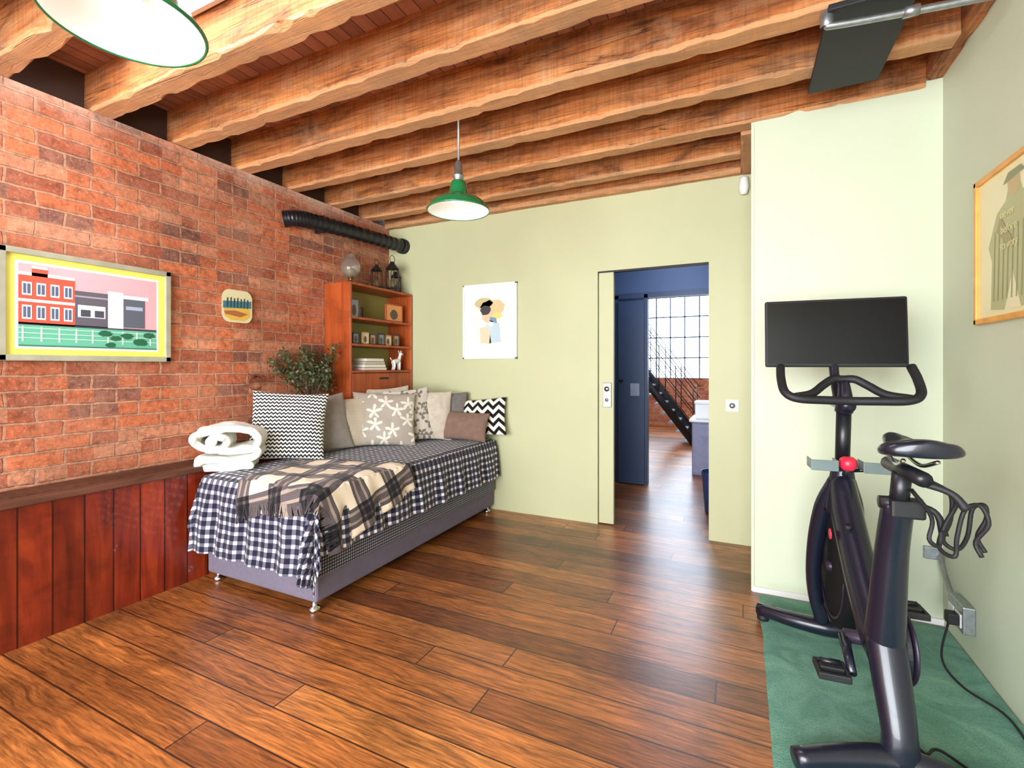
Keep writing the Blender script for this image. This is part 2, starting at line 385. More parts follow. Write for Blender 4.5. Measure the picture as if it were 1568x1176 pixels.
# ------------------------------------------------------------------ beyond the door
boxes('wall_corridor_left', [(-1.45, -1.35, 3.99, 5.4, 0, 2.75)], M_blue)
boxes('wall_corridor_right', [(0.07, 0.17, 3.99, 5.4, 0, 2.75)], M_blue)
boxes('wall_corridor_end', [(-1.45, -0.93, 5.4, 5.5, 0, 2.75), (-0.93, 0.0, 5.4, 5.5, 2.06, 2.75), (0.0, 0.17, 5.4, 5.5, 0, 2.75)], M_blue)
boxes('ceiling_corridor', [(-1.45, 0.17, 3.99, 5.5, 2.75, 2.8)], M_white)
d = empty('door_corridor', (-1.05, 5.3, 1.0))
boxes('leaf', [(-1.24, -0.95, 5.33, 5.37, 0.01, 2.03)], M_bluedk, d, 0.004)
boxes('architrave', [(-0.96, -0.92, 5.36, 5.4, 0, 2.1), (-1.28, -1.24, 5.36, 5.4, 0, 2.1), (-1.28, 0.0, 5.36, 5.4, 2.06, 2.12)], M_bluedk, d)
lathe('handle', [(0, 0), (0.02, 0), (0.02, -0.05), (0, -0.05)], (-1.2, 5.33, 1.15), M_blackm, d, 16, 'Y')
s = empty('light_switch', (-1.06, 5.32, 1.05))
boxes('plate', [(-1.10, -1.00, 5.312, 5.33, 0.98, 1.12)], simple('switch_grey', rgb(150, 160, 180), 0.4), s, 0.004)
# far room shell
boxes('wall_far', [(-5, -2.6, 11.0, 11.2, 0, 3.4), (0.4, 3.0, 11.0, 11.2, 0, 3.4), (-2.6, 0.4, 11.0, 11.2, 0, 1.05), (-2.6, 0.4, 11.0, 11.2, 3.3, 3.4)], M_brick2)
boxes('wall_far_left', [(-5.1, -5, 5.4, 11.2, 0, 3.4)], M_white)
boxes('wall_far_right', [(3.0, 3.1, 5.4, 11.2, 0, 3.4)], M_white)
boxes('wall_far_near', [(-5, -1.45, 5.4, 5.5, 0, 3.4), (0.17, 3.0, 5.4, 5.5, 0, 3.4), (-1.45, 0.17, 5.4, 5.5, 2.75, 3.4)], M_white)
boxes('ceiling_far', [(-5, 3.0, 5.4, 6.8, 3.4, 3.45), (-5, 3.0, 9.6, 11.2, 3.4, 3.45), (-5, -1.6, 6.8, 9.6, 3.4, 3.45), (-0.1, 3.0, 6.8, 9.6, 3.4, 3.45)], M_white)  # opening left for the added rooflight
w = empty('window_2', (-1.1, 11.05, 2.1))
boxes('glazing_bars', [(-2.6+i*0.3-0.013, -2.6+i*0.3+0.013, 11.02, 11.06, 1.05, 3.3) for i in range(11)] + [(-2.6, 0.4, 11.02, 11.06, 1.05+j*0.45-0.013, 1.05+j*0.45+0.013) for j in range(6)], simple('bar_grey', rgb(90, 100, 125), 0.5), w)
w = empty('added_rooflight', (-0.85, 8.2, 3.42))  # unseen rooflight, added to light the far room and the floor
boxes('added_rooflight_bars', [(-1.6+i*0.5-0.02, -1.6+i*0.5+0.02, 6.8, 9.6, 3.4, 3.44) for i in range(4)], M_white, w)
st = empty('staircase', (-1.1, 8.5, 0.5))
bm = bmesh.new()
for k in range(12):
    x1 = -0.72-0.115*k; z = 0.06+0.15*k
    addbox(bm, x1-0.14, x1, 8.3, 9.1, z, z+0.03)
finish(bm, 'treads', simple('tread', rgb(150, 155, 165), 0.4), st)
for yy in (8.3, 9.1):
    sweep('stringer', [(-0.66, yy, 0.02), (-2.1, yy, 1.9)], 0.06, M_black, st, 8, 1, (1, 0.25), up=(0, 0, 1))
    for h in (0.3, 0.52, 0.74, 0.93):
        sweep('rail', [(-0.66, yy, 0.02+h), (-2.1, yy, 1.9+h)], 0.007, M_black, st, 8, 1)
    for k in range(6):
        x = -0.7-0.27*k; z = 0.05+0.353*k
        sweep('post', [(x, yy, z), (x, yy, z+0.92)], 0.009, M_black, st, 8, 1)
c = empty('cabinet', (-0.25, 6.4, 0.4))
boxes('carcass', [(-0.53, 0.1, 6.12, 6.7, 0.0, 0.64)], simple('cabinet_mauve', rgb(120, 120, 150), 0.5), c, 0.006)
boxes('top', [(-0.56, 0.12, 6.09, 6.72, 0.64, 0.67)], M_whitepl, c, 0.006)
boxes('doors', [(-0.52, -0.22, 6.105, 6.12, 0.03, 0.62), (-0.2, 0.09, 6.105, 6.12, 0.03, 0.62)], simple('cabinet_mauve2', rgb(130, 130, 160), 0.5), c, 0.004)
boxes('storage_box', [(-0.5, -0.2, 6.2, 6.5, 0.671, 0.85), (-0.51, -0.19, 6.19, 6.51, 0.85, 0.88)], M_whitepl, None, 0.006)
b_ = empty('waste_bin', (-0.2, 4.6, 0))
lathe('bin_body', [(0.0, 0.0), (0.09, 0.0), (0.12, 0.36), (0.125, 0.37), (0.115, 0.365), (0.085, 0.02), (0, 0.02)], (-0.2, 4.62, 0.001), simple('bin_blue', rgb(40, 60, 105), 0.4), b_)

# ------------------------------------------------------------------ pendant lamps
M_enam = simple('green_enamel', rgb(24, 110, 62), 0.2, coat=0.5, var=0.03)
M_enamw, nt, bb = newmat('white_enamel', rgb(228, 228, 226), 0.35)
M_bulb, nt, bb = newmat('bulb', rgb(255, 250, 240), 0.3)
bb.inputs['Emission Color'].default_value = rgb(255, 244, 230); bb.inputs['Emission Strength'].default_value = 0.4
def pendant(x, y, z):
    e = empty('pendant_lamp', (x, y, z))
    prof = [(0.178, 0.0), (0.176, 0.006), (0.165, 0.03), (0.14, 0.052), (0.105, 0.068), (0.075, 0.08), (0.058, 0.095), (0.05, 0.12), (0.046, 0.15), (0.04, 0.165), (0.03, 0.17)]
    lathe('shade_outer', prof, (x, y, z), M_enam, e, 56)
    lathe('shade_inner', [(r-0.003, h-0.003) for r, h in prof] + [(0, 0.165)], (x, y, z), M_enamw, e, 56)
    lathe('rim', [(0.175, 0.003), (0.179, 0.006), (0.183, 0.002), (0.18, -0.005), (0.174, -0.004), (0.175, 0.003)], (x, y, z), M_enam, e, 56)
    lathe('neck', [(0.03, 0.168), (0.028, 0.19), (0.034, 0.195), (0.034, 0.2), (0.024, 0.21), (0.022, 0.27), (0.012, 0.285), (0.007, 0.29)], (x, y, z), M_galv, e, 24)
    sweep('rod', [(x, y, z+0.28), (x, y, ZC-0.0)], 0.007, M_galv, e, 10, 1)
    lathe('canopy', [(0.0, 0), (0.05, 0), (0.05, -0.015), (0.02, -0.04), (0, -0.04)], (x, y, ZC), M_blackm, e, 24)
    lathe('bulb', [(0, 0.03), (0.018, 0.033), (0.03, 0.05), (0.033, 0.07), (0.026, 0.095), (0.016, 0.12), (0.014, 0.16)], (x, y, z), M_bulb, e, 24)
pendant(-1.465, 2.345, 2.2)
pendant(-1.45, 0.69, 2.2)

# ------------------------------------------------------------------ black flexible duct
p = empty('ventilation_duct', (-3.1, 3.2, 2.5))
sweep('hose', [(-3.235, 2.60, 2.46), (-3.18, 2.66, 2.475), (-3.16, 2.8, 2.49), (-3.13, 3.1, 2.50), (-3.09, 3.5, 2.505), (-3.06, 3.86, 2.51)], 0.062, M_black, p, 20, 22, radfn=lambda i: 1+0.06*math.sin(i*1.5))
lathe('collar', [(0.06, 0), (0.074, 0), (0.074, 0.05), (0.06, 0.05)], (-3.06, 3.82, 2.51), M_blackm, p, 28, 'Y')
boxes('bracket', [(-3.25, -3.15, 2.92, 2.94, 2.43, 2.57)], M_blackm, p)

# ------------------------------------------------------------------ pictures
def frame(e, O, U, V, N, w, h, fw, dep, fm, backm):
    obox('frame_top', O, U, V, N, 0, h/2-fw/2, w, fw, 0, dep, fm, e, 0.003)
    obox('frame_bottom', O, U, V, N, 0, -h/2+fw/2, w, fw, 0, dep, fm, e, 0.003)
    obox('frame_left', O, U, V, N, -w/2+fw/2, 0, fw, h, 0, dep, fm, e, 0.003)
    obox('frame_right', O, U, V, N, w/2-fw/2, 0, fw, h, 0, dep, fm, e, 0.003)
    obox('backing', O, U, V, N, 0, 0, w-fw, h-fw, 0.002, dep*0.5, backm, e)
def flat(name, c, r=0.45): 
    return simple(name, c, r, var=0.01)
e = empty('framed_art_print', (-3.24, 1.386, 1.61))
O = Vector((-3.249, 1.386, 1.612)); w_, h_ = 0.773, 0.56
frame(e, O, Y, Z, X, w_, h_, 0.03, 0.035, simple('frame_pewter', rgb(172, 168, 146), 0.4, 0.2), flat('mat_yellow', rgb(236, 222, 100)))
def rp(u0, u1, v0, v1, n, c, nm='shape'):
    PW, PH = 0.62, 0.415
    wpoly(nm, O, Y, Z, X, [(-PW/2+a*PW, -PH/2+b*PH) for a, b in ((u0, v0), (u1, v0), (u1, v1), (u0, v1))], 0.0185+n*0.0006, cols(c), e)
CC = {}
def cols(c):
    if c not in CC: CC[c] = flat('print_%d_%d_%d' % c, rgb(*c))
    return CC[c]
rp(-0.02, 1.02, -0.03, 1.03, 0, (235, 235, 225))
rp(0, 1, 0, 1, 1, (240, 165, 170))
rp(0, 1, 0, 0.27, 2, (100, 176, 146))
rp(0, 1, 0.26, 0.29, 3, (60, 60, 70))
rp(0, 0.36, 0.27, 0.86, 3, (202, 84, 64))
rp(0.0, 0.36, 0.54, 0.575, 4, (235, 225, 215))
rp(0.0, 0.36, 0.86, 0.9, 4, (235, 225, 215))
rp(0.08, 0.18, 0.86, 0.97, 4, (202, 84, 64)); rp(0.08, 0.18, 0.95, 0.98, 5, (235, 225, 215))
for k in range(4):
    for (v0, v1) in ((0.33, 0.5), (0.62, 0.78)):
        u = 0.02+k*0.088
        rp(u, u+0.06, v0, v1, 5, (235, 230, 225)); rp(u+0.008, u+0.052, v0+0.02, v1-0.02, 6, (85, 95, 120)); rp(u+0.026, u+0.032, v0, v1, 7, (235, 230, 225))
rp(0.36, 0.60, 0.28, 0.74, 3, (94, 88, 98)); rp(0.38, 0.58, 0.40, 0.56, 4, (225, 225, 225)); rp(0.40, 0.47, 0.41, 0.5, 5, (70, 72, 84)); rp(0.5, 0.57, 0.41, 0.5, 5, (70, 72, 84))
rp(0.36, 0.60, 0.66, 0.68, 5, (160, 150, 160))
rp(0.60, 0.72, 0.28, 0.78, 4, (238, 236, 232)); rp(0.62, 0.70, 0.30, 0.62, 5, (215, 208, 214))
rp(0.72, 0.90, 0.30, 0.70, 3, (90, 92, 104)); rp(0.74, 0.88, 0.55, 0.6, 4, (160, 170, 190)); rp(0.72, 0.93, 0.70, 0.75, 4, (236, 232, 230))
for k in range(9): rp(0.02+k*0.115, 0.03+k*0.115, 0.06, 0.24, 4, (225, 235, 220))
for v in (0.10, 0.16, 0.22): rp(0, 1, v, v+0.008, 5, (200, 225, 205))
for k, (a, b2, r) in enumerate([(0.58, 0.2, 0.05), (0.66, 0.14, 0.045), (0.75, 0.18, 0.05), (0.86, 0.1, 0.06), (0.62, 0.05, 0.04), (0.93, 0.2, 0.05)]):
    wpoly('bush', O, Y, Z, X, blob(-0.31+a*0.62, -0.2075+b2*0.415, r*0.62, r*0.35, 16, 0.15, k), 0.0225, cols((34, 96, 66)), e)
wpoly('lower_edge', O, Y, Z, X, [(-0.31, -0.2075), (0.31, -0.2075), (0.31, -0.2), (-0.31, -0.2)], 0.023, cols((60, 120, 90)), e)

e = empty('framed_collage_print', (-2.07, 3.86, 1.72)); O = Vector((-2.075, 3.869, 1.718))
frame(e, O, X, Z, -Y, 0.557, 0.69, 0.018, 0.03, M_whitepl, flat('mat_white', rgb(236, 236, 236)))
def cp(pts, n, c): wpoly('shape', O, X, Z, -Y, pts, 0.017+0.0006*n, cols(c), e)
cp([(-0.17, -0.21), (0.17, -0.21), (0.17, 0.22), (-0.17, 0.22)], 1, (222, 220, 212))
cp(blob(0.03, 0.12, 0.13, 0.08, 18, 0.12, 1), 2, (206, 184, 136))
cp(blob(-0.06, 0.17, 0.09, 0.05, 14, 0.12, 2), 2, (190, 178, 134))
cp(blob(0.02, -0.09, 0.11, 0.07, 10, 0.2, 3), 3, (192, 208, 212))
cp([(-0.09, -0.2), (0.02, -0.21), (0.0, -0.05), (-0.1, -0.06)], 4, (208, 198, 166))
cp([(0.0, -0.2), (0.12, -0.19), (0.1, -0.02), (0.02, 0.0)], 4, (178, 198, 206))
cp(blob(-0.02, 0.06, 0.055, 0.07, 14, 0.1, 4), 5, (208, 184, 150))
cp(blob(-0.04, 0.10, 0.055, 0.045, 14, 0.15, 5), 6, (50, 48, 48))
cp(blob(0.08, 0.05, 0.05, 0.03, 10, 0.1, 6), 6, (228, 200, 110))
cp([(0.0, 0.0), (0.08, -0.02), (0.07, 0.03), (0.01, 0.04)], 7, (110, 140, 160))
cp(blob(0.02, -0.02, 0.03, 0.03, 6, 0.1, 7), 7, (240, 235, 220))

e = empty('framed_poster', (0.91, 2.385, 1.78)); O = Vector((0.919, 2.385, 1.778)); U = -Y
frame(e, O, U, Z, -X, 0.60, 0.60, 0.022, 0.025, simple('frame_honey', rgb(232, 164, 72), 0.4, var=0.1), flat('poster_paper', rgb(236, 226, 172)))
def pp(pts, n, c): wpoly('shape', O, U, Z, -X, pts, 0.0135+0.0006*n, cols(c), e)
pp([(-0.255, -0.26), (0.255, -0.26), (0.255, 0.26), (-0.255, 0.26)], 1, (232, 226, 180))
pp([(-0.17, -0.25), (-0.06, -0.26), (0.0, -0.12), (0.06, -0.26), (0.16, -0.25), (0.17, 0.0), (0.2, 0.04), (0.12, 0.14), (0.07, 0.16), (0.05, 0.2), (-0.03, 0.2), (-0.05, 0.15), (-0.12, 0.12), (-0.19, 0.0), (-0.16, -0.06)], 2, (178, 178, 128))
pp(blob(0.01, 0.2, 0.045, 0.045, 14), 3, (192, 170, 120)); pp([(-0.07, 0.215), (0.09, 0.225), (0.06, 0.25), (-0.03, 0.25)], 4, (134, 138, 96))
for k in range(9):
    a = -0.15+k*0.035
    pp([(a, -0.22), (a+0.008, -0.22), (a+0.02, 0.05), (a+0.014, 0.05)], 4, (146, 150, 104))
pp([(-0.12, 0.05), (-0.02, -0.03), (0.0, 0.0), (-0.09, 0.1)], 5, (158, 150, 100))
def text(body, size, u, v, c, n):
    cu = bpy.data.curves.new('lettering', 'FONT'); cu.body = body; cu.size = size; cu.align_x = 'CENTER'; cu.extrude = 0.0003
    ob = bpy.data.objects.new('lettering', cu); scene.collection.objects.link(ob); cu.materials.append(cols(c))
    P = O+U*u+Z*v+(-X)*n
    R = Matrix((U, Z, -X)).transposed().to_4x4()
    ob.parent = e; ob.matrix_parent_inverse = PINV[e.name]; ob.matrix_basis = Matrix.Translation(P) @ R
text('never', 0.045, -0.03, 0.09, (214, 208, 148), 0.019)
text('before', 0.045, -0.02, 0.03, (214, 208, 148), 0.019)
text('so very', 0.045, -0.02, -0.03, (214, 208, 148), 0.019)

# decorative plate
e = empty('decorative_tile', (-3.24, 2.215, 1.73)); O = Vector((-3.249, 2.215, 1.73))
def rrect(w, h, r, k=6):
    pts = []
    for (sx, sy, a0) in ((1, 1, 0), (-1, 1, 90), (-1, -1, 180), (1, -1, 270)):
        for i in range(k+1):
            a = math.radians(a0+90*i/k); pts.append((sx*(w/2-r)+r*math.cos(a), sy*(h/2-r)+r*math.sin(a)))
    return pts
bm = bmesh.new()
lo = [bm.verts.new(O+Y*a+Z*b+X*0.0) for a, b in rrect(0.2, 0.2, 0.05)]
hi = [bm.verts.new(O+Y*a+Z*b+X*0.025) for a, b in rrect(0.225, 0.23, 0.055)]
bm.faces.new(lo[::-1]); bm.faces.new(hi)
for i in range(len(lo)): bm.faces.new([lo[i], lo[(i+1) % len(lo)], hi[(i+1) % len(lo)], hi[i]])
finish(bm, 'tile_body', flat('tile_cream', rgb(222, 212, 168), 0.2), e)
def tp(pts, n, c): wpoly('glaze', O, Y, Z, X, pts, 0.0255+0.0005*n, cols(c), e)
tp([(-0.1, 0.0), (0.1, 0.01), (0.095, -0.07), (0.05, -0.1), (-0.05, -0.1), (-0.095, -0.07)], 1, (222, 178, 76))
tp([(-0.105, 0.03), (0.105, 0.045), (0.105, -0.005), (-0.105, -0.02)], 2, (60, 120, 136))
tp([(-0.1, -0.04), (-0.02, -0.03), (0.08, -0.05), (0.02, -0.075), (-0.09, -0.06)], 3, (170, 100, 60))
for k in range(7): tp([(-0.08+k*0.025, -0.01), (-0.07+k*0.025, -0.01), (-0.068+k*0.025, 0.055+0.01*(k % 2)), (-0.078+k*0.025, 0.055)], 4, (50, 66, 70))
e = empty('wall_ring_hook', (-3.23, 2.36, 1.18))
ring = [(-3.235, 2.36+0.05*math.cos(a), 1.18+0.05*math.sin(a)) for a in [2*math.pi*i/24 for i in range(25)]]
sweep('ring', ring, 0.004, simple('rust', rgb(110, 70, 50), 0.7), e, 8, 1)
boxes('staple', [(-3.25, -3.225, 2.353, 2.367, 1.222, 1.238)], M_blackm, e)

# switch, PIR sensor, socket
e = empty('light_switch', (-0.056, 3.86, 1.016))
boxes('plate', [(-0.1, -0.012, 3.86, 3.87, 0.972, 1.06)], M_whitepl, e, 0.003)
lathe('dial', [(0, 0), (0.02, 0), (0.02, -0.012), (0, -0.014)], (-0.056, 3.86, 1.016), M_galv, e, 20, 'Y')
e = empty('motion_sensor', (0.03, 3.85, 2.62))
sweep('body', [(0.02, 3.84, 2.55), (0.02, 3.83, 2.6), (0.02, 3.84, 2.67)], [0.022, 0.035, 0.028], M_whitepl, e, 14, 5)
e = empty('power_outlet', (0.9, 2.82, 0.19))
boxes('box', [(0.875, 0.92, 2.73, 2.90, 0.13, 0.25)], M_galv, e, 0.005)
boxes('faces', [(0.871, 0.876, 2.745, 2.805, 0.15, 0.21), (0.871, 0.876, 2.825, 2.885, 0.15, 0.21)], M_whitepl, e, 0.002)
boxes('plug', [(0.83, 0.871, 2.75, 2.80, 0.155, 0.205)], M_blackm, e, 0.006)
sweep('conduit', [(0.905, 3.10, 0.36), (0.9, 3.07, 0.34), (0.9, 3.0, 0.27), (0.9, 2.9, 0.2)], 0.011, M_galv, e, 10)
boxes('conduit_clip', [(0.84, 0.9, 3.085, 3.108, 0.33, 0.39)], M_galv, e, 0.003)

# ------------------------------------------------------------------ bookcase
e = empty('bookcase', (-3.09, 3.43, 0))
bx0, bx1, b0, b1 = -3.245, -2.95, 3.02, 3.862
boxes('side_panels', [(bx0, bx1, b0, b0+0.022, 0, 2.02), (bx0, bx1, b1-0.022, b1, 0, 2.02)], M_bookw, e, 0.003)
boxes('shelves', [(bx0, bx1, b0+0.022, b1-0.022, z-0.02, z) for z in (2.02, 1.73, 1.50, 1.27, 0.92, 0.1)], M_bookw, e, 0.002)
boxes('back_panel', [(bx0, bx0+0.01, b0+0.02, b1-0.02, 0.1, 2.01)], mat_paint('bookcase_back', rgb(156, 152, 84)), e)
boxes('flap_door', [(bx1-0.02, bx1-0.002, b0+0.025, b1-0.025, 0.925, 1.245)], M_bookw, e, 0.003)
boxes('flap_handle', [(bx1-0.002, bx1+0.008, 3.38, 3.5, 1.19, 1.205)], M_blackm, e, 0.003)
boxes('lower_doors', [(bx1-0.02, bx1-0.002, b0+0.025, 3.435, 0.12, 0.89), (bx1-0.02, bx1-0.002, 3.447, b1-0.025, 0.12, 0.89)], M_bookw, e, 0.003)
def photo(y, z, w, h, fc, pc, x=-3.05, nm='photo_frame'):
    q = empty(nm, (x, y, z)); Oq = Vector((x, y, z+h/2+0.001))
    frame(q, Oq, Y, Z, X, w, h, 0.012, 0.015, cols(fc), cols(pc))
    wpoly('picture', Oq, Y, Z, X, blob(0, -h*0.1, w*0.22, h*0.28, 12, 0.1, int(y*100)), 0.0085, cols((90, 70, 60)), q)
photo(3.16, 1.73, 0.13, 0.17, (120, 70, 40), (150, 170, 185))
photo(3.28, 1.73, 0.09, 0.11, (60, 40, 30), (90, 80, 70), -3.1)
photo(3.63, 1.73, 0.25, 0.17, (170, 70, 30), (225, 150, 90), -3.0)
for k in range(6): photo(3.15+k*0.105, 1.50, 0.085, 0.10+0.01*(k % 2), [(70, 40, 30), (190, 150, 90), (60, 60, 70)][k % 3], [(200, 150, 90), (120, 150, 170), (210, 200, 180)][(k+1) % 3], -3.02+0.01*(k % 2))
e = empty('book_stack', (-3.03, 3.35, 1.27))
for k, c in enumerate([(225, 218, 205), (240, 238, 230), (205, 190, 170), (236, 232, 226)]):
    boxes('book', [(-3.13+0.005*k, -2.97, 3.2+0.01*k, 3.5-0.012*k, 1.271+k*0.027, 1.295+k*0.027)], cols(c), e, 0.003)
e = empty('dog_figurine', (-3.0, 3.68, 1.27)); bm = bmesh.new()
for pts, r in (([(-3, 3.62, 1.35), (-3, 3.67, 1.355), (-3, 3.71, 1.36)], [0.018, 0.024, 0.022]), ([(-3, 3.71, 1.36), (-3, 3.73, 1.41), (-3, 3.74, 1.43)], [0.018, 0.013, 0.02]), ([(-3, 3.735, 1.43), (-3, 3.775, 1.42)], [0.018, 0.008]),
    ([(-3.01, 3.63, 1.35), (-3.01, 3.64, 1.31), (-3.01, 3.625, 1.272)], [0.014, 0.009, 0.008]), ([(-2.99, 3.63, 1.35), (-2.99, 3.64, 1.31), (-2.99, 3.625, 1.272)], [0.014, 0.009, 0.008]),
    ([(-3.01, 3.71, 1.35), (-3.01, 3.715, 1.272)], [0.012, 0.008]), ([(-2.99, 3.71, 1.35), (-2.99, 3.715, 1.272)], [0.012, 0.008]), ([(-3, 3.61, 1.36), (-3, 3.585, 1.39)], [0.006, 0.003]),
    ([(-3.012, 3.73, 1.44), (-3.014, 3.725, 1.46)], [0.007, 0.003]), ([(-2.988, 3.73, 1.44), (-2.986, 3.725, 1.46)], [0.007, 0.003])):
    sweep('x', pts, r, None, None, 10, 4, ret_bm=bm)
finish(bm, 'dog', M_whitepl, e, smooth=True)
# glass globe + lanterns on top
M_glass, nt, bb = newmat('glass', rgb(225, 232, 225), 0.05); bb.inputs['Transmission Weight'].default_value = 0.9; bb.inputs['Alpha'].default_value = 0.45
e = empty('glass_globe_vase', (-3.08, 3.16, 2.02))
lathe('globe', [(0.03, 0.06), (0.06, 0.08), (0.08, 0.12), (0.083, 0.16), (0.07, 0.205), (0.045, 0.235), (0.032, 0.25), (0.036, 0.265)], (-3.08, 3.16, 2.021), M_glass, e, 32, solid=0.003)
lathe('foot', [(0, 0), (0.05, 0), (0.05, 0.01), (0.02, 0.02), (0.02, 0.055), (0.035, 0.065), (0, 0.065)], (-3.08, 3.16, 2.021), simple('brass', rgb(120, 90, 50), 0.35, 0.8), e, 24)
lathe('filling', [(0, 0.07), (0.045, 0.085), (0.05, 0.11), (0.03, 0.14), (0, 0.15)], (-3.08, 3.16, 2.021), simple('pebbles', rgb(150, 130, 90), 0.6, bump=0.5), e, 16)
M_iron = simple('iron', rgb(55, 48, 42), 0.5, 0.5)
def lantern(y, x, s):
    e = empty('lantern', (x, y, 2.02)); z = 2.021
    lathe('base', [(0, 0), (0.055*s, 0), (0.06*s, 0.015*s), (0.045*s, 0.03*s), (0, 0.03*s)], (x, y, z), M_iron, e, 8)
    lathe('roof', [(0.058*s, 0.19*s), (0.05*s, 0.205*s), (0.022*s, 0.235*s), (0.018*s, 0.25*s), (0, 0.255*s)], (x, y, z), M_iron, e, 8)
    for k in range(6):
        a = k*math.pi/3
        sweep('bar', [(x+0.05*s*math.cos(a), y+0.05*s*math.sin(a), z+0.02*s), (x+0.06*s*math.cos(a), y+0.06*s*math.sin(a), z+0.11*s), (x+0.05*s*math.cos(a), y+0.05*s*math.sin(a), z+0.195*s)], 0.004*s, M_iron, e, 6, 4)
    sweep('loop', [(x, y+0.03*s*math.cos(a), z+0.275*s+0.03*s*math.sin(a)) for a in [2*math.pi*i/14 for i in range(15)]], 0.003, M_iron, e, 6, 1)
    lathe('candle', [(0, 0.03*s), (0.022*s, 0.03*s), (0.022*s, 0.10*s), (0, 0.10*s)], (x, y, z), cols((120, 104, 76)), e, 16)
lantern(3.49, -3.08, 0.95); lantern(3.64, -3.02, 1.15); lantern(3.79, -3.1, 0.9)

# ------------------------------------------------------------------ fabrics
def fab(name, rough=0.95):
    m, nt, b = newmat(name, rough=rough, spec=0.2); b.inputs['Sheen Weight'].default_value = 0.15
    return m, nt, b
def mat_gingham(name, P, dark, mid, light, thr=0.55, uv=True, ax=(0, 1)):
    m, nt, b = fab(name)
    co = UVC(nt) if uv else OBJC(nt)
    s = SEP(nt, co)
    fx = MA(nt, 'LESS_THAN', MA(nt, 'FRACT', MA(nt, 'DIVIDE', MA(nt, 'ADD', s[ax[0]], 20.0), P)), thr)
    fy = MA(nt, 'LESS_THAN', MA(nt, 'FRACT', MA(nt, 'DIVIDE', MA(nt, 'ADD', s[ax[1]], 20.0), P)), thr)
    sm = MA(nt, 'DIVIDE', MA(nt, 'ADD', fx, fy), 2.0)
    nt.links.new(RAMP(nt, sm, [(0, light), (0.25, mid), (0.75, dark)], 'CONSTANT'), b.inputs['Base Color'])
    BUMP(nt, b, NOISE(nt, co, 350, 3), 0.3, 0.002)
    return m
M_ging = mat_gingham('gingham', 0.05, rgb(26, 26, 38), rgb(92, 90, 108), rgb(232, 228, 228), 0.60)
M_small = mat_gingham('small_check', 0.017, rgb(30, 30, 36), rgb(84, 82, 90), rgb(186, 182, 186), 0.6, uv=False, ax=(1, 2))
def mat_tartan():
    m, nt, b = fab('tartan_wool')
    s = SEP(nt, UVC(nt))
    def band(v, o):
        f = MA(nt, 'FRACT', MA(nt, 'DIVIDE', MA(nt, 'ADD', v, o), 0.25))
        return RAMP(nt, f, [(0, G(0.95)), (0.38, G(0.1)), (0.46, G(0.5)), (0.52, G(0.1)), (0.66, G(0.5)), (0.72, G(0.1)), (0.82, G(0.95))], 'CONSTANT')
    a = MA(nt, 'DIVIDE', MA(nt, 'ADD', band(s[0], 10.0), band(s[1], 10.05)), 2.0)
    c = RAMP(nt, a, [(0, rgb(18, 17, 20)), (0.2, rgb(46, 40, 42)), (0.45, rgb(86, 76, 76)), (0.58, rgb(148, 132, 120)), (0.8, rgb(240, 222, 196))], 'CONSTANT')
    nt.links.new(c, b.inputs['Base Color']); BUMP(nt, b, NOISE(nt, UVC(nt), 260, 3), 0.5, 0.003)
    return m
M_tart = mat_tartan()
BX0, BX1, BY0, BY1, BT = -2.935, -2.01, 1.81, 3.83, 0.64
def drape_pt(px, py, off, flare=0.10, rip=0.012, seed=0, crease=0.006):
    dx = px-BX1 if px > BX1 else 0.0
    dl = BX0-px if px < BX0 else 0.0
    dy = BY0-py if py < BY0 else 0.0
    hx = dx if dx > 0 else -dl
    r = math.hypot(hx, dy); z = BT+off
    wr = noise.noise(Vector((px*5, py*5, seed)))*crease + noise.noise(Vector((px*14, py*12, seed+4)))*crease*0.4
    if r <= 0:
        ed = min(BX1-px, py-BY0)
        z -= 0.02*max(0, 1-ed/0.05)**2
        return Vector((px, py, z+wr))
    ux, uy = hx/r, -dy/r
    t = px*abs(uy) + py*abs(ux)
    if hx != 0 and dy > 0:
        ang = math.atan2(abs(hx), dy)
        fold = 0.05*math.sin(ang*8.0)*min(1, r/0.25)
    else: fold = 0
    rr = rip*(math.sin(t*26+seed)+0.6*math.sin(t*47+2*seed+1))*min(1, r/0.2)
    out = off + 0.025*(1-math.exp(-r/0.04)) + flare*r + rr + fold + wr
    if hx < 0: out = out*0.8
    zz = z - 0.02 - (r*0.985) + 0.02*math.exp(-r/0.03)
    return Vector((max(min(px, BX1), BX0)+ux*out, max(py, BY0)+uy*out, zz))
def drape(name, fn, nu, nv, mat, parent, off, **kw):
    bm = bmesh.new(); uvl = bm.loops.layers.uv.new('UVMap'); grid = []; uvs = {}
    for i in range(nu+1):
        row = []
        for j in range(nv+1):
            px, py, uu, vv = fn(i/nu, j/nv)
            v = bm.verts.new(drape_pt(px, py, off, **kw)); uvs[v] = (uu, vv); row.append(v)
        grid.append(row)
    for i in range(nu):
        for j in range(nv):
            f = bm.faces.new([grid[i][j], grid[i+1][j], grid[i+1][j+1], grid[i][j+1]])
            for l in f.loops: l[uvl].uv = uvs[l.vert]
    return finish(bm, name, mat, parent, smooth=True, solid=0.006)
bed = empty('daybed', (-2.5, 2.8, 0))
M_base = simple('divan_grey', rgb(106, 98, 112), 0.9, bump=0.2, var=0.04, nscale=30)
boxes('divan_base', [(BX0+0.0, BX1-0.01, BY0+0.015, BY1, 0.05, 0.34)], M_base, bed, 0.012)
boxes('mattress', [(BX0+0.0, BX1-0.005, BY0+0.01, BY1, 0.34, 0.625)], M_small, bed, 0.03)
boxes('side_valance', [(BX1-0.012, BX1+0.006, BY0+0.02, BY1, 0.19, 0.5)], M_small, bed, 0.004)
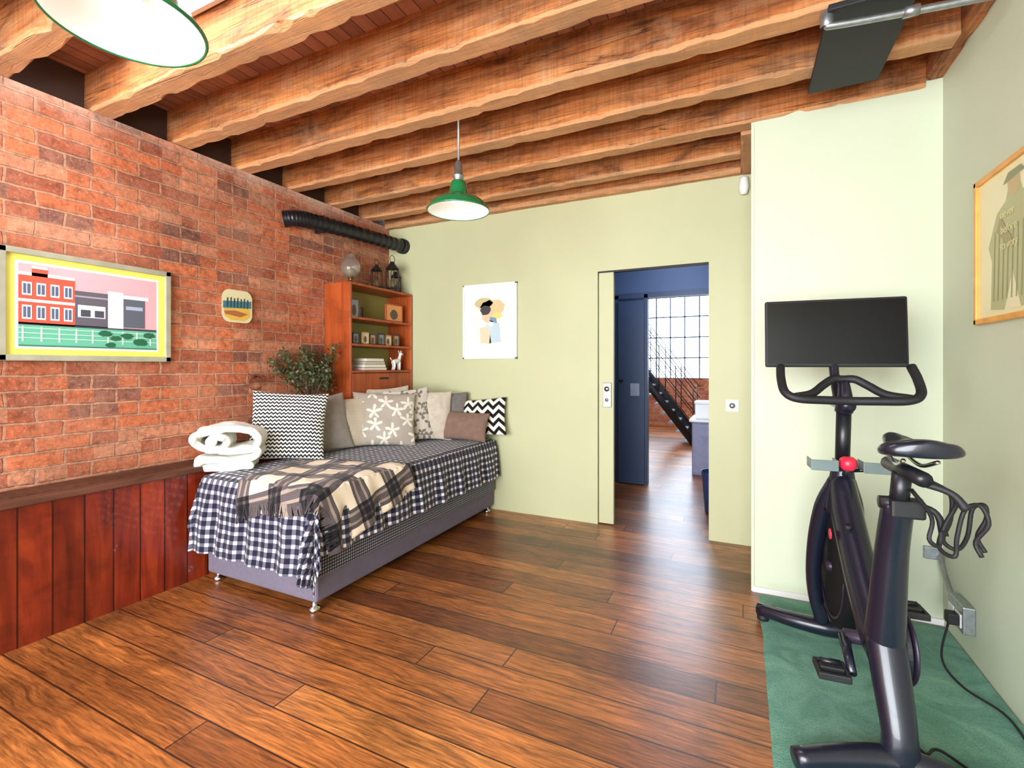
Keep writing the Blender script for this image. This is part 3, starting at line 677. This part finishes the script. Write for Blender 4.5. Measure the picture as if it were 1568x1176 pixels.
# bedspread: front and side drop; small tuck on the wall side
x_a, x_b, y_a, y_b = BX0-0.045, BX1+0.31, BY0-0.42, BY1-0.01
drape('checked_bedspread', lambda a, b: (x_a+a*(x_b-x_a), y_a+b*(y_b-y_a), x_a+a*(x_b-x_a), y_a+b*(y_b-y_a)), 130, 190, M_ging, bed, 0.006, seed=1)
for (x, y) in ((-2.88, 1.86), (-2.05, 1.84), (-2.05, 3.76), (-2.88, 3.7)):
    lathe('caster', [(0, 0), (0.028, 0), (0.03, 0.008), (0.03, 0.02), (0.012, 0.028), (0.012, 0.052)], (x, y, 0.0), M_chrome, bed, 20)
# throw
thr = empty('tartan_throw', (-2.36, 2.18, BT))
ca, sa = math.cos(math.radians(15)), math.sin(math.radians(15))
def tf(s, t): return (-2.27+ca*s-sa*t, 2.16+sa*s+ca*t)
S0, SW, T0, TH = -0.40, 0.90, -0.42, 0.72
def throwfn(a, b):
    s = S0+a*SW; t = T0+b*TH+0.02*math.sin(a*9)
    x, y = tf(s, t); return x, y, s, t
drape('throw_cloth', throwfn, 70, 60, M_tart, thr, 0.022, seed=3, crease=0.02)
bm = bmesh.new(); uvl = bm.loops.layers.uv.new('UVMap')
for k in range(110):
    a = (k+0.5)/110; s0 = S0+a*SW; t0 = T0+0.02*math.sin(a*9)
    ds = 0.0035; jit = random.uniform(-0.006, 0.006); prev = None
    for j in range(4):
        tt = t0-j*0.022; sj = s0+jit*j
        x1, y1 = tf(sj-ds, tt); x2, y2 = tf(sj+ds, tt)
        p = (bm.verts.new(drape_pt(x1, y1, 0.024, seed=3)), bm.verts.new(drape_pt(x2, y2, 0.024, seed=3)))
        if prev:
            f = bm.faces.new([prev[0], prev[1], p[1], p[0]])
            for l in f.loops: l[uvl].uv = (s0, t0)
        prev = p
finish(bm, 'fringe', M_tart, thr, solid=0.003)

# cushions
def cushion(name, w, h, t, mat, loc, yaw, tilt, roll=0, seed=0):
    bm = bmesh.new(); n = 30
    for side in (1, -1):
        g = []
        for i in range(n+1):
            row = []
            for j in range(n+1):
                u = -1+2*i/n; v = -1+2*j/n
                u = math.sin(u*math.pi/2); v = math.sin(v*math.pi/2)
                yy = u*w/2*(1-0.07*(1-v*v)); zz = v*h/2*(1-0.07*(1-u*u))
                th = t/2*(max(0, (1-u*u)*(1-v*v)))**0.42
                wr = 1+0.25*noise.noise(Vector((u*2.2, v*2.2, seed*3.3+side)))+0.08*noise.noise(Vector((u*6, v*6, seed*1.3+side)))
                row.append(bm.verts.new((side*th*wr, yy, zz)))
            g.append(row)
        for i in range(n):
            for j in range(n):
                bm.faces.new([g[i][j], g[i+1][j], g[i+1][j+1], g[i][j+1]])
    bmesh.ops.remove_doubles(bm, verts=bm.verts, dist=1e-4)
    ob = finish(bm, name, mat, None, smooth=True)
    a = math.radians(tilt)
    ob.matrix_world = Matrix.Translation(loc) @ Matrix.Rotation(math.radians(yaw), 4, 'Z') @ Matrix.Rotation(-a, 4, 'Y') @ Matrix.Rotation(math.radians(roll), 4, 'X')
    return ob
def mat_zigzag(name='zigzag', per=0.024, amp=0.011, a1=rgb(24, 24, 28), a2=rgb(232, 228, 220)):
    m, nt, b = fab(name); s = SEP(nt, OBJC(nt))
    tri = MA(nt, 'PINGPONG', MA(nt, 'ADD', s[1], 5.0), amp)
    f = MA(nt, 'FRACT', MA(nt, 'DIVIDE', MA(nt, 'ADD', MA(nt, 'ADD', s[2], 5.0), MA(nt, 'MULTIPLY', tri, 1.0)), per))
    nt.links.new(RAMP(nt, f, [(0, a1), (0.5, a2)], 'CONSTANT'), b.inputs['Base Color']); return m
def mat_leaf(name, bg, fg, sc=9, amp=0.22, k=5.0):
    m, nt, b = fab(name); s = SEP(nt, OBJC(nt)); v0 = COMB(nt, s[1], s[2], 0.0)
    nz = nt.nodes.new('ShaderNodeTexNoise'); nt.links.new(v0, nz.inputs['Vector']); nz.inputs['Scale'].default_value = 14
    vm = nt.nodes.new('ShaderNodeVectorMath'); vm.operation = 'MULTIPLY_ADD'; nt.links.new(nz.outputs['Color'], vm.inputs[0]); vm.inputs[1].default_value = (0.03, 0.03, 0); nt.links.new(v0, vm.inputs[2])
    v = vm.outputs[0]
    vo = nt.nodes.new('ShaderNodeTexVoronoi'); vo.voronoi_dimensions = '2D'; vo.inputs['Scale'].default_value = sc; nt.links.new(v, vo.inputs['Vector'])
    d = nt.nodes.new('ShaderNodeVectorMath'); d.operation = 'SUBTRACT'
    nt.links.new(v, d.inputs[0]); nt.links.new(vo.outputs['Position'], d.inputs[1])
    ds = SEP(nt, d.outputs[0])
    ang = MA(nt, 'ARCTAN2', ds[1], ds[0])
    pet = MA(nt, 'ADD', 0.30, MA(nt, 'MULTIPLY', amp, MA(nt, 'SINE', MA(nt, 'MULTIPLY', ang, k))))
    f = MA(nt, 'LESS_THAN', vo.outputs['Distance'], pet)
    nt.links.new(MIX(nt, f, bg, fg), b.inputs['Base Color']); BUMP(nt, b, NOISE(nt, OBJC(nt), 300, 2), 0.2, 0.002); return m
def mat_knit(name, c, sc=0.012):
    m, nt, b = fab(name); s = SEP(nt, OBJC(nt))
    k = MA(nt, 'MULTIPLY', MA(nt, 'SINE', MA(nt, 'MULTIPLY', MA(nt, 'ADD', s[1], s[2]), 6.28/sc)), MA(nt, 'SINE', MA(nt, 'MULTIPLY', MA(nt, 'SUBTRACT', s[1], s[2]), 6.28/sc)))
    d = tuple(v*0.62 for v in c[:3])+(1,)
    nt.links.new(RAMP(nt, MA(nt, 'MULTIPLY_ADD', k, 0.5, 0.5), [(0.2, d), (0.6, c)]), b.inputs['Base Color']); BUMP(nt, b, k, 0.5, 0.004); return m
Mz = mat_zigzag(per=0.026, amp=0.013); Ml = mat_leaf('leaf_print', rgb(168, 156, 142), rgb(220, 212, 198), 8)
Ml2 = mat_leaf('leaf_print_dark', rgb(198, 188, 172), rgb(120, 112, 102), 13, 0.24, 3.0)
Mk = mat_knit('knit_cream', rgb(212, 196, 172), 0.02); Mg = simple('linen_grey', rgb(150, 140, 132), 0.95, bump=0.3, nscale=20)
Mc = simple('linen_cream', rgb(198, 186, 168), 0.95, bump=0.3, nscale=20); Mdg = simple('velvet_grey', rgb(110, 104, 100), 0.9, nscale=20)
Mbr = simple('velvet_brown', rgb(124, 98, 84), 0.9, nscale=20); Mbw = mat_zigzag('zigzag_wide', 0.075, 0.05, rgb(22, 20, 22), rgb(230, 224, 210))
T = BT+0.02
def cz(h, tilt): return T+h/2*math.cos(math.radians(tilt))*0.97
cushion('zigzag_cushion', 0.50, 0.49, 0.16, Mz, (-2.88, 2.36, cz(.49, 18)), -42, 18, -4, 1)
cushion('grey_linen_cushion', 0.43, 0.45, 0.13, Mg, (-2.90, 2.67, cz(.43, 16)), -24, 16, 6, 2)
cushion('knitted_cushion', 0.42, 0.42, 0.13, Mk, (-2.85, 2.90, cz(.41, 18)), -30, 18, 4, 3)
cushion('leaf_print_cushion', 0.52, 0.46, 0.15, Ml, (-2.68, 3.13, cz(.45, 20)), -44, 20, -3, 4)
cushion('cream_cushion', 0.40, 0.47, 0.11, Mc, (-2.82, 3.36, cz(.48, 10)), -36, 10, 4, 5)
cushion('patterned_cushion', 0.40, 0.47, 0.11, Ml2, (-2.60, 3.36, cz(.47, 14)), -40, 14, 5, 6)
cushion('beige_cushion', 0.38, 0.45, 0.11, Mc, (-2.49, 3.52, cz(.45, 14)), -46, 14, -3, 7)
cushion('dark_grey_cushion', 0.38, 0.42, 0.11, Mdg, (-2.42, 3.68, cz(.42, 12)), -62, 12, 2, 8)
cushion('monochrome_cushion', 0.52, 0.34, 0.11, Mbw, (-2.13, 3.77, cz(.37, 12)+0.01), -86, 12, 5, 9)
cushion('brown_velvet_cushion', 0.44, 0.26, 0.12, Mbr, (-2.20, 3.62, cz(.26, 20)), -82, 20, -2, 10)

# folded duvet: loose curl lying on a doubled-over pile
e = empty('folded_duvet', (-2.96, 2.03, BT))
m_duv, nt, b = fab('duvet_print'); co = OBJC(nt)
nt.links.new(RAMP(nt, NOISE(nt, co, 16, 3, 0.5, 1.0), [(0.42, rgb(228, 226, 218)), (0.57, rgb(226, 224, 214)), (0.62, rgb(202, 208, 186))]), b.inputs['Base Color'])
AX = Vector((0.72, -0.69, 0)); LB = Vector((0.69, 0.72, 0)); C0 = Vector((-2.98, 2.00, BT-0.005))
def ribbon(name, pts, wid, thick, seed):
    P, _ = catmull([(a*0.92, 0, b*0.90) for a, b in pts], 8); bm = bmesh.new(); gr = []
    N2 = 16
    for i, p in enumerate(P):
        row = []
        for j in range(N2+1):
            q = j/N2
            n1 = noise.noise(Vector((p.x*9, q*3+seed, p.z*9)))*0.022+noise.noise(Vector((p.x*26, q*8+seed, p.z*26)))*0.009
            n2 = noise.noise(Vector((p.x*9, q*3+seed+20, p.z*9)))*0.018
            ed = 0.03*math.sin(i*0.35+seed)*(q-0.5)
            row.append(bm.verts.new(C0+AX*((q-0.5)*wid+ed)+LB*(p.x+n2)+Z*(p.z+n1)))
        gr.append(row)
    for i in range(len(P)-1):
        for j in range(N2): bm.faces.new([gr[i][j], gr[i+1][j], gr[i+1][j+1], gr[i][j+1]])
    ob = finish(bm, name, m_duv, e, smooth=True, solid=thick)
    md = ob.modifiers.new('ss', 'SUBSURF'); md.levels = 1; md.render_levels = 1
ribbon('lower_fold', [(.17, .045), (-.12, .045), (-.17, .07), (-.13, .095), (.12, .09), (.18, .12), (.13, .155), (-.06, .15)], .26, .045, 1)
ribbon('upper_curl', [(.17, .17), (.19, .23), (.14, .28), (.03, .305), (-.10, .30), (-.175, .265), (-.18, .205), (-.13, .165), (-.04, .175), (.0, .215), (-.03, .255), (-.09, .255), (-.105, .225), (-.07, .21)], .24, .044, 5)

# plant
e = empty('potted_olive_tree', (-3.12, 2.76, 0.7))
lathe('pot', [(0, 0), (0.07, 0), (0.09, 0.16), (0.095, 0.18), (0.085, 0.18), (0.08, 0.15), (0, 0.15)], (-3.12, 2.76, 0.7), simple('terracotta', rgb(150, 90, 60), 0.8), e)
M_bark = simple('bark', rgb(96, 72, 52), 0.9, bump=0.6)
rr = random.Random(3); tips = []
base = Vector((-3.12, 2.76, 0.84))
for k in range(12):
    a = 2*math.pi*k/12+rr.uniform(-.2, .2); sp = rr.uniform(0.16, 0.36); hh = rr.uniform(0.36, 0.62)
    tip = base+Vector((min(0.22, max(-0.07, sp*math.cos(a)*0.8)), min(0.2, sp*math.sin(a)), hh))
    mid = base+Vector(((tip.x-base.x)*0.3, (tip.y-base.y)*0.25+rr.uniform(-.03, .03), hh*0.5))
    sweep('branch', [base, mid, tip], [0.014, 0.008, 0.003], M_bark, e, 7, 4); tips += [(mid, tip)]*1
bm = bmesh.new()
for k in range(1500):
    mid, tip = rr.choice(tips); f = rr.uniform(0.45, 1.08)
    c = mid.lerp(tip, f)+Vector([rr.gauss(0, 0.026) for _ in range(3)])
    c.x = max(c.x, -3.23); c.y = min(c.y, 2.995)
    d1 = Vector([rr.uniform(-1, 1) for _ in range(3)]).normalized(); d2 = d1.cross(Vector([rr.uniform(-1, 1) for _ in range(3)])).normalized()
    L = rr.uniform(0.012, 0.022)
    bm.faces.new([bm.verts.new(c-d1*L), bm.verts.new(c+d2*L*0.45), bm.verts.new(c+d1*L), bm.verts.new(c-d2*L*0.45)])
finish(bm, 'leaves', simple('leaf_green', rgb(74, 84, 48), 0.5, var=0.3, nscale=40), e)

# ------------------------------------------------------------------ carpet mat
M_mat, nt, b = newmat('teal_carpet', rough=0.95); co = OBJC(nt)
n = NOISE(nt, co, 5, 6, 0.6, 1.5); n2 = NOISE(nt, co, 180, 3)
c = RAMP(nt, n, [(0.3, rgb(84, 134, 116)), (0.55, rgb(110, 158, 138)), (0.75, rgb(128, 176, 154))])
nt.links.new(MIX(nt, 0.5, c, RAMP(nt, n2, [(0.3, G(0.6)), (0.7, G(1.3))]), 'MULTIPLY'), b.inputs['Base Color']); BUMP(nt, b, n2, 0.6, 0.005)
bm = bmesh.new(); nx, ny = 30, 60; g = []
for i in range(nx+1):
    row = []
    for j in range(ny+1):
        x = 0.095+i/nx*0.82; y = 0.6+j/ny*2.48
        if i == 0: x += 0.008*noise.noise(Vector((0, y*6, 0)))
        zz = 0.010+0.003*noise.noise(Vector((x*6, y*6, 2)))
        if i == 0 or j == ny: zz = 0.002
        row.append(bm.verts.new((x, y, zz)))
    g.append(row)
for i in range(nx):
    for j in range(ny): bm.faces.new([g[i][j], g[i+1][j], g[i+1][j+1], g[i][j+1]])
finish(bm, 'carpet_mat', M_mat, None, smooth=True)

# ------------------------------------------------------------------ exercise bike
bk = empty('exercise_bike', (0.412, 2.30, 0.012), math.radians(4.8), local=True)
M_fr = simple('bike_navy_black', rgb(20, 23, 38), 0.3, coat=0.25, var=0.04)
M_rub = simple('bike_rubber', rgb(22, 22, 26), 0.6)
M_fly0 = simple('flywheel_black', rgb(14, 14, 18), 0.75, spec=0.25)
M_scr, nt, bb = newmat('screen_glass', rgb(5, 5, 7), 0.06, coat=0.0, spec=0.3)
M_red = simple('red_knob', rgb(225, 40, 70), 0.35)
M_tray = simple('tray_grey', rgb(110, 125, 125), 0.25)
M_fly = simple('flywheel_steel', rgb(52, 42, 58), 0.4, 0.3)
def S(nm, pts, r, m=None, **k): return sweep(nm, pts, r, m or M_fr, bk, **k)
S('front_stabiliser', [(-.29,.49,.045), (-.15,.41,.055), (0,.37,.06), (.15,.41,.055), (.29,.49,.045)], [.03,.036,.04,.036,.03], seg=16)
S('rear_stabiliser', [(-.30,-.52,.045), (-.15,-.47,.055), (0,-.44,.06), (.15,-.47,.055), (.29,-.54,.045)], [.032,.038,.042,.036,.03], seg=16)
for (x, y) in ((-.27,.48), (.27,.48), (-.27,-.52), (.27,-.53)):
    lathe('foot', [(0, 0), (0.028, 0), (0.028, 0.018), (0.01, 0.024), (0.01, 0.04)], (x, y, 0), M_rub, bk, 16)
for x in (-.22, .22):
    lathe('transport_wheel', [(0, -0.012), (0.03, -0.012), (0.03, 0.012), (0, 0.012)], (x, .50, .035), M_rub, bk, 20, 'X')
S('rear_leg', [(0,-.44,.06), (0,-.43,.14), (0,-.37,.26), (0,-.31,.38)], [.055,.048,.055,.058], ell=(1, .8), seg=16)
S('seat_tube', [(0,-.30,.33), (0,-.33,.5), (0,-.37,.7), (0,-.42,.86)], [.06,.052,.045,.042], seg=16)
S('seat_post', [(0,-.42,.84), (0,-.45,.96)], .026, M_black, k=1)
S('seat_slider', [(0,-.34,.972), (0,-.60,.972)], .022, M_black, k=1)
S('seat_clamp', [(-.05,-.42,.86), (.06,-.42,.86)], .02, M_black, k=1)
S('seat_lever', [(.05,-.42,.86), (.09,-.44,.84), (.10,-.46,.78)], [.01,.009,.012], M_rub)
S('seat_lever_rear', [(0,-.58,.96), (.06,-.60,.94), (.09,-.61,.90)], [.01,.009,.012], M_rub)
S('saddle_rails', [(-.025,-.42,1.01), (-.03,-.5,.995), (-.04,-.58,1.02)], .006, M_chrome)
S('saddle_rails', [(.025,-.42,1.01), (.03,-.5,.995), (.04,-.58,1.02)], .006, M_chrome)
bm = bmesh.new(); rings = []
prof = [(-.335, .004, 0), (-.342, .02, 0), (-.38, .028, .002), (-.43, .038, .0), (-.48, .062, -.002), (-.53, .092, .006), (-.58, .104, .016), (-.615, .09, .02), (-.63, .05, .018), (-.635, .01, .014)]
for (y, w_, dz) in prof:
    ring = []
    for j in range(20):
        a = 2*math.pi*j/20; cx = math.cos(a); sz = math.sin(a)
        x = w_*cx; h = 0.026 if sz > 0 else 0.04
        z = 1.055+dz+h*sz*min(1, w_/0.03) - (0.022*(abs(cx)**2.5) if w_ > .04 else 0) - (0.012 if (sz > .8 and w_ > .03) else 0)
        ring.append(bm.verts.new((x, y, z)))
    rings.append(ring)
for i in range(len(rings)-1):
    for j in range(20): bm.faces.new([rings[i][j], rings[i][(j+1) % 20], rings[i+1][(j+1) % 20], rings[i+1][j]])
bm.faces.new(rings[0]); bm.faces.new(rings[-1])
finish(bm, 'saddle', M_fr, bk, smooth=True, subsurf=1)
S('main_tube', [(0,.20,.80), (0,.13,.68), (0,-.05,.50), (0,-.22,.36), (0,-.32,.32)], [.055,.068,.066,.064,.06], ell=(1.2, .85), seg=16)
for x in (-1, 1):
    S('fork_leg', [(x*.015,.19,.79), (x*.055,.24,.66), (x*.075,.31,.46), (x*.07,.36,.25), (x*.03,.37,.07)], [.038,.04,.034,.03,.03], seg=14)
S('head_tube', [(0,.20,.66), (0,.19,.76), (0,.18,.86)], [.066,.055,.04], seg=16)
S('handlebar_post', [(0,.185,.84), (0,.16,1.10)], .028, M_black, k=1, seg=16)
S('handlebar_slider', [(0,.10,1.125), (0,.27,1.135)], .03, M_fr, k=1, seg=14)
lathe('flywheel', [(0, -.030), (.10, -.032), (.20, -.03), (.225, -.034), (.245, -.030), (.25, -.02), (.25, .02), (.245, .030), (.225, .034), (.20, .03), (.10, .032), (0, .030)], (0, .24, .40), M_fly0, bk, 56, 'X')
lathe('flywheel_ring', [(.205, -.036), (.215, -.038), (.215, -.03), (.205, -.03), (.205, -.036)], (0, .24, .40), M_fly, bk, 56, 'X')
lathe('flywheel_hub', [(0, -.05), (.02, -.05), (.025, -.03), (.025, .03), (.02, .05), (0, .05)], (0, .24, .40), M_fly, bk, 24, 'X')
bm = bmesh.new(); R1 = .275; xs = .042
ri = []
for i in range(31):
    a = math.radians(5+190*i/30)
    row = []
    for (x, r) in ((-xs, .15), (-xs, R1-.01), (-xs+.01, R1), (xs-.01, R1), (xs, R1-.01), (xs, .15)):
        row.append(bm.verts.new((x, .24-math.cos(a)*r, .40+math.sin(a)*r)))
    ri.append(row)
for i in range(30):
    for j in range(5): bm.faces.new([ri[i][j], ri[i][j+1], ri[i+1][j+1], ri[i+1][j]])
finish(bm, 'flywheel_shroud', M_fly0, bk, smooth=False, solid=0.006)
# belt cover: stadium from crank to flywheel
bm = bmesh.new(); out = []
for i in range(25):
    a = math.pi/2+math.pi*i/24; out.append((-.20+.135*math.cos(a), .31+.135*math.sin(a)))
for i in range(25):
    a = -math.pi/2+math.pi*i/24; out.append((.24+.10*math.cos(a), .40+.10*math.sin(a)))
A = [bm.verts.new((.035, y, z)) for y, z in out]; B = [bm.verts.new((.07, y, z)) for y, z in out]
C = [bm.verts.new((.08, y*0.9+0.002, (z-.35)*0.88+.35)) for y, z in out]
nO = len(out)
for i in range(nO):
    bm.faces.new([A[i], A[(i+1) % nO], B[(i+1) % nO], B[i]]); bm.faces.new([B[i], B[(i+1) % nO], C[(i+1) % nO], C[i]])
bm.faces.new(A[::-1]); bm.faces.new(C)
finish(bm, 'belt_cover', M_fr, bk, smooth=False)
lathe('chainring_disc', [(0, .082), (.11, .082), (.125, .088), (.12, .094), (0, .094)], (0, -.20, .31), M_fly, bk, 40, 'X')
lathe('crank_axle', [(0, -.09), (.024, -.09), (.024, .11), (0, .11)], (0, -.20, .31), M_fly, bk, 20, 'X')
S('crank_arm_right', [(.105,-.20,.31), (.11,-.04,.37)], [.018,.014], M_fr, k=1)
S('crank_arm_left', [(-.09,-.20,.31), (-.10,-.34,.25)], [.018,.014], M_fr, k=1)
def pedal(sx, y, z):
    x = sx*.16
    bm = bmesh.new()
    addbox(bm, x-.045, x+.045, y-.05, y-.036, z-.012, z+.012); addbox(bm, x-.045, x+.045, y+.036, y+.05, z-.012, z+.012)
    addbox(bm, x-.048, x-.036, y-.05, y+.05, z-.012, z+.012); addbox(bm, x+.036, x+.048, y-.05, y+.05, z-.012, z+.012)
    addbox(bm, x-.036, x+.036, y-.014, y+.014, z-.016, z+.016)
    finish(bm, 'pedal', M_rub, bk, bevel=0.004)
    S('pedal_spindle', [(sx*.10, y, z), (x, y, z)], .008, M_chrome, k=1)
    S('pedal_cleat', [(x-.03, y+.02, z+.018), (x+.03, y+.02, z+.018)], .01, M_black, k=1)
pedal(1, -.04, .37); pedal(-1, -.34, .25)
# handlebars
S('handlebar_outer', [(-.238,.17,1.29), (-.243,.12,1.235), (-.235,.07,1.18), (-.19,.05,1.155), (-.09,.06,1.15), (0,.07,1.148), (.09,.06,1.15), (.19,.05,1.155), (.235,.07,1.18), (.243,.12,1.235), (.238,.17,1.29)], .0175, M_rub, seg=14)
S('handlebar_inner', [(-.20,.055,1.162), (-.13,.10,1.175), (-.08,.14,1.21), (-.04,.16,1.235), (0,.165,1.235), (.04,.16,1.235), (.08,.14,1.21), (.13,.10,1.175), (.20,.055,1.162)], .017, M_rub, seg=14)
S('handlebar_stem', [(0,.16,1.10), (0,.14,1.15), (0,.16,1.225)], [.035,.03,.02], M_fr)
S('screen_arm', [(0,.22,1.13), (0,.29,1.22), (0,.345,1.38), (0,.33,1.43)], [.022,.02,.02,.02], M_fr)
tl = math.radians(4); SV = Vector((0, math.sin(tl), math.cos(tl))); SN = Vector((0, -math.cos(tl), math.sin(tl)))
obox('screen_body', Vector((0,.315,1.445)), X, SV, SN, 0, 0, .56, .315, -.022, 0, M_rub, bk, 0.008)
obox('screen_panel', Vector((0,.315,1.447)), X, SV, SN, 0, 0, .54, .29, .0, .003, M_scr, bk)
# trays, knob
for x in (-.085, .10):
    boxes('bottle_tray', [(x-.055, x+.045, .07, .15, .86, .868), (x-.055, x-.05, .07, .15, .86, .90), (x+.04, x+.045, .07, .15, .86, .90), (x-.055, x+.045, .065, .07, .855, .90)], M_tray, bk, 0.003)
S('tray_arm', [(-.06,.12,.858), (0,.18,.84), (.06,.12,.858)], .008, M_fr)
lathe('resistance_knob', [(0, -.03), (.018, -.028), (.03, -.015), (.033, 0), (.03, .018), (.018, .028), (0, .03)], (0, .10, .885), M_red, bk, 24)
S('knob_stem', [(0,.10,.86), (0,.16,.82)], .012, M_rub, k=1)
lathe('red_logo', [(0, 0), (.022, 0), (.022, -.003), (0, -.003)], (-.074, .05, .60), M_red, bk, 12, 'X')
# wire weight rack behind the saddle
def RK(pts): return [(.02+(x-.02)*.66, y, .04+z*.97) for x, y, z in pts]
S('rack_wire', RK([(.02,-.46,.93), (.10,-.52,.92), (.16,-.50,.88), (.13,-.48,.80), (.10,-.50,.74), (.13,-.54,.73), (.15,-.52,.78), (.19,-.50,.86), (.23,-.52,.88), (.25,-.53,.83), (.22,-.51,.77), (.235,-.52,.73)]), .006, M_rub, seg=8)
S('rack_wire', RK([(.03,-.42,.95), (.12,-.42,.92), (.20,-.40,.88), (.20,-.40,.80), (.16,-.42,.74), (.20,-.44,.72), (.25,-.42,.76), (.28,-.40,.84), (.31,-.42,.86), (.31,-.43,.82), (.285,-.42,.76), (.30,-.44,.72)]), .006, M_rub, seg=8)
S('rack_wire', RK([(.02,-.46,.90), (.05,-.54,.84), (.03,-.56,.78), (.07,-.55,.76), (.09,-.53,.80)]), .006, M_rub, seg=8)
boxes('rack_clamp', [(-.03, .06, -.46, -.39, .82, .875)], M_rub, bk, 0.008)
S('brake_lever', [(0.0,.02,.56), (-.03,0,.62), (-.03,-.02,.66)], [.012,.01,.012], M_rub)
cab = empty('power_cable', (0.7, 2.1, 0.02))
sweep('cord', [(0.50, 1.95, 0.09), (0.55, 2.0, 0.03), (0.60, 2.05, 0.022), (0.70, 1.95, 0.022), (0.80, 1.98, 0.022), (0.86, 2.1, 0.022), (0.88, 2.35, 0.022), (0.80, 2.5, 0.022), (0.78, 2.65, 0.05), (0.84, 2.77, 0.17)], 0.0045, M_rub, cab, 8, 8)

# ------------------------------------------------------------------ lights
def area(name, loc, rot, sx, sy, power, col):
    l = bpy.data.lights.new(name, 'AREA'); l.shape = 'RECTANGLE'; l.size = sx; l.size_y = sy; l.energy = power; l.color = col
    o = bpy.data.objects.new(name, l); scene.collection.objects.link(o); o.location = loc; o.rotation_euler = rot
    return o
area('fill_rear_window', (-1.15, -2.5, 1.5), (math.radians(90), 0, 0), 3.5, 2.3, 320, (1.0, 0.98, 0.95))  # added fill lamp outside the unseen rear window
area('daylight_skylight', (-1.95, 1.215, 3.3), (0, 0, 0), 1.9, 0.31, 25, (1, 1, 1))
area('corridor_fill_light', (-0.6, 4.7, 2.72), (0, 0, 0), 0.6, 0.6, 14, (0.76, 0.86, 1.0))  # added lamp that brightens the blue corridor walls, no fixture there
for (x, y) in ((-1.465, 2.345), (-1.45, 0.69)):
    l = bpy.data.lights.new('pendant_bulb_light', 'POINT'); l.energy = 0.6; l.color = (1, .9, .78); l.shadow_soft_size = 0.04
    o = bpy.data.objects.new('pendant_bulb_light', l); scene.collection.objects.link(o); o.location = (x, y, 2.2)
# bright overcast sky
wd = bpy.data.worlds.new('World'); scene.world = wd; wd.use_nodes = True
wd.node_tree.nodes['Background'].inputs[0].default_value = (0.70, 0.84, 1.0, 1)
wd.node_tree.nodes['Background'].inputs[1].default_value = 11.0

# ------------------------------------------------------------------ camera
cd = bpy.data.cameras.new('camera'); cam = bpy.data.objects.new('camera', cd); scene.collection.objects.link(cam)
cam.location = (0, 0, 1.3); cam.rotation_euler = (math.radians(90), 0, math.radians(25.6))
cd.sensor_width = 36; cd.lens = 16.78; cd.shift_y = -0.0166; cd.clip_start = 0.02
scene.camera = cam
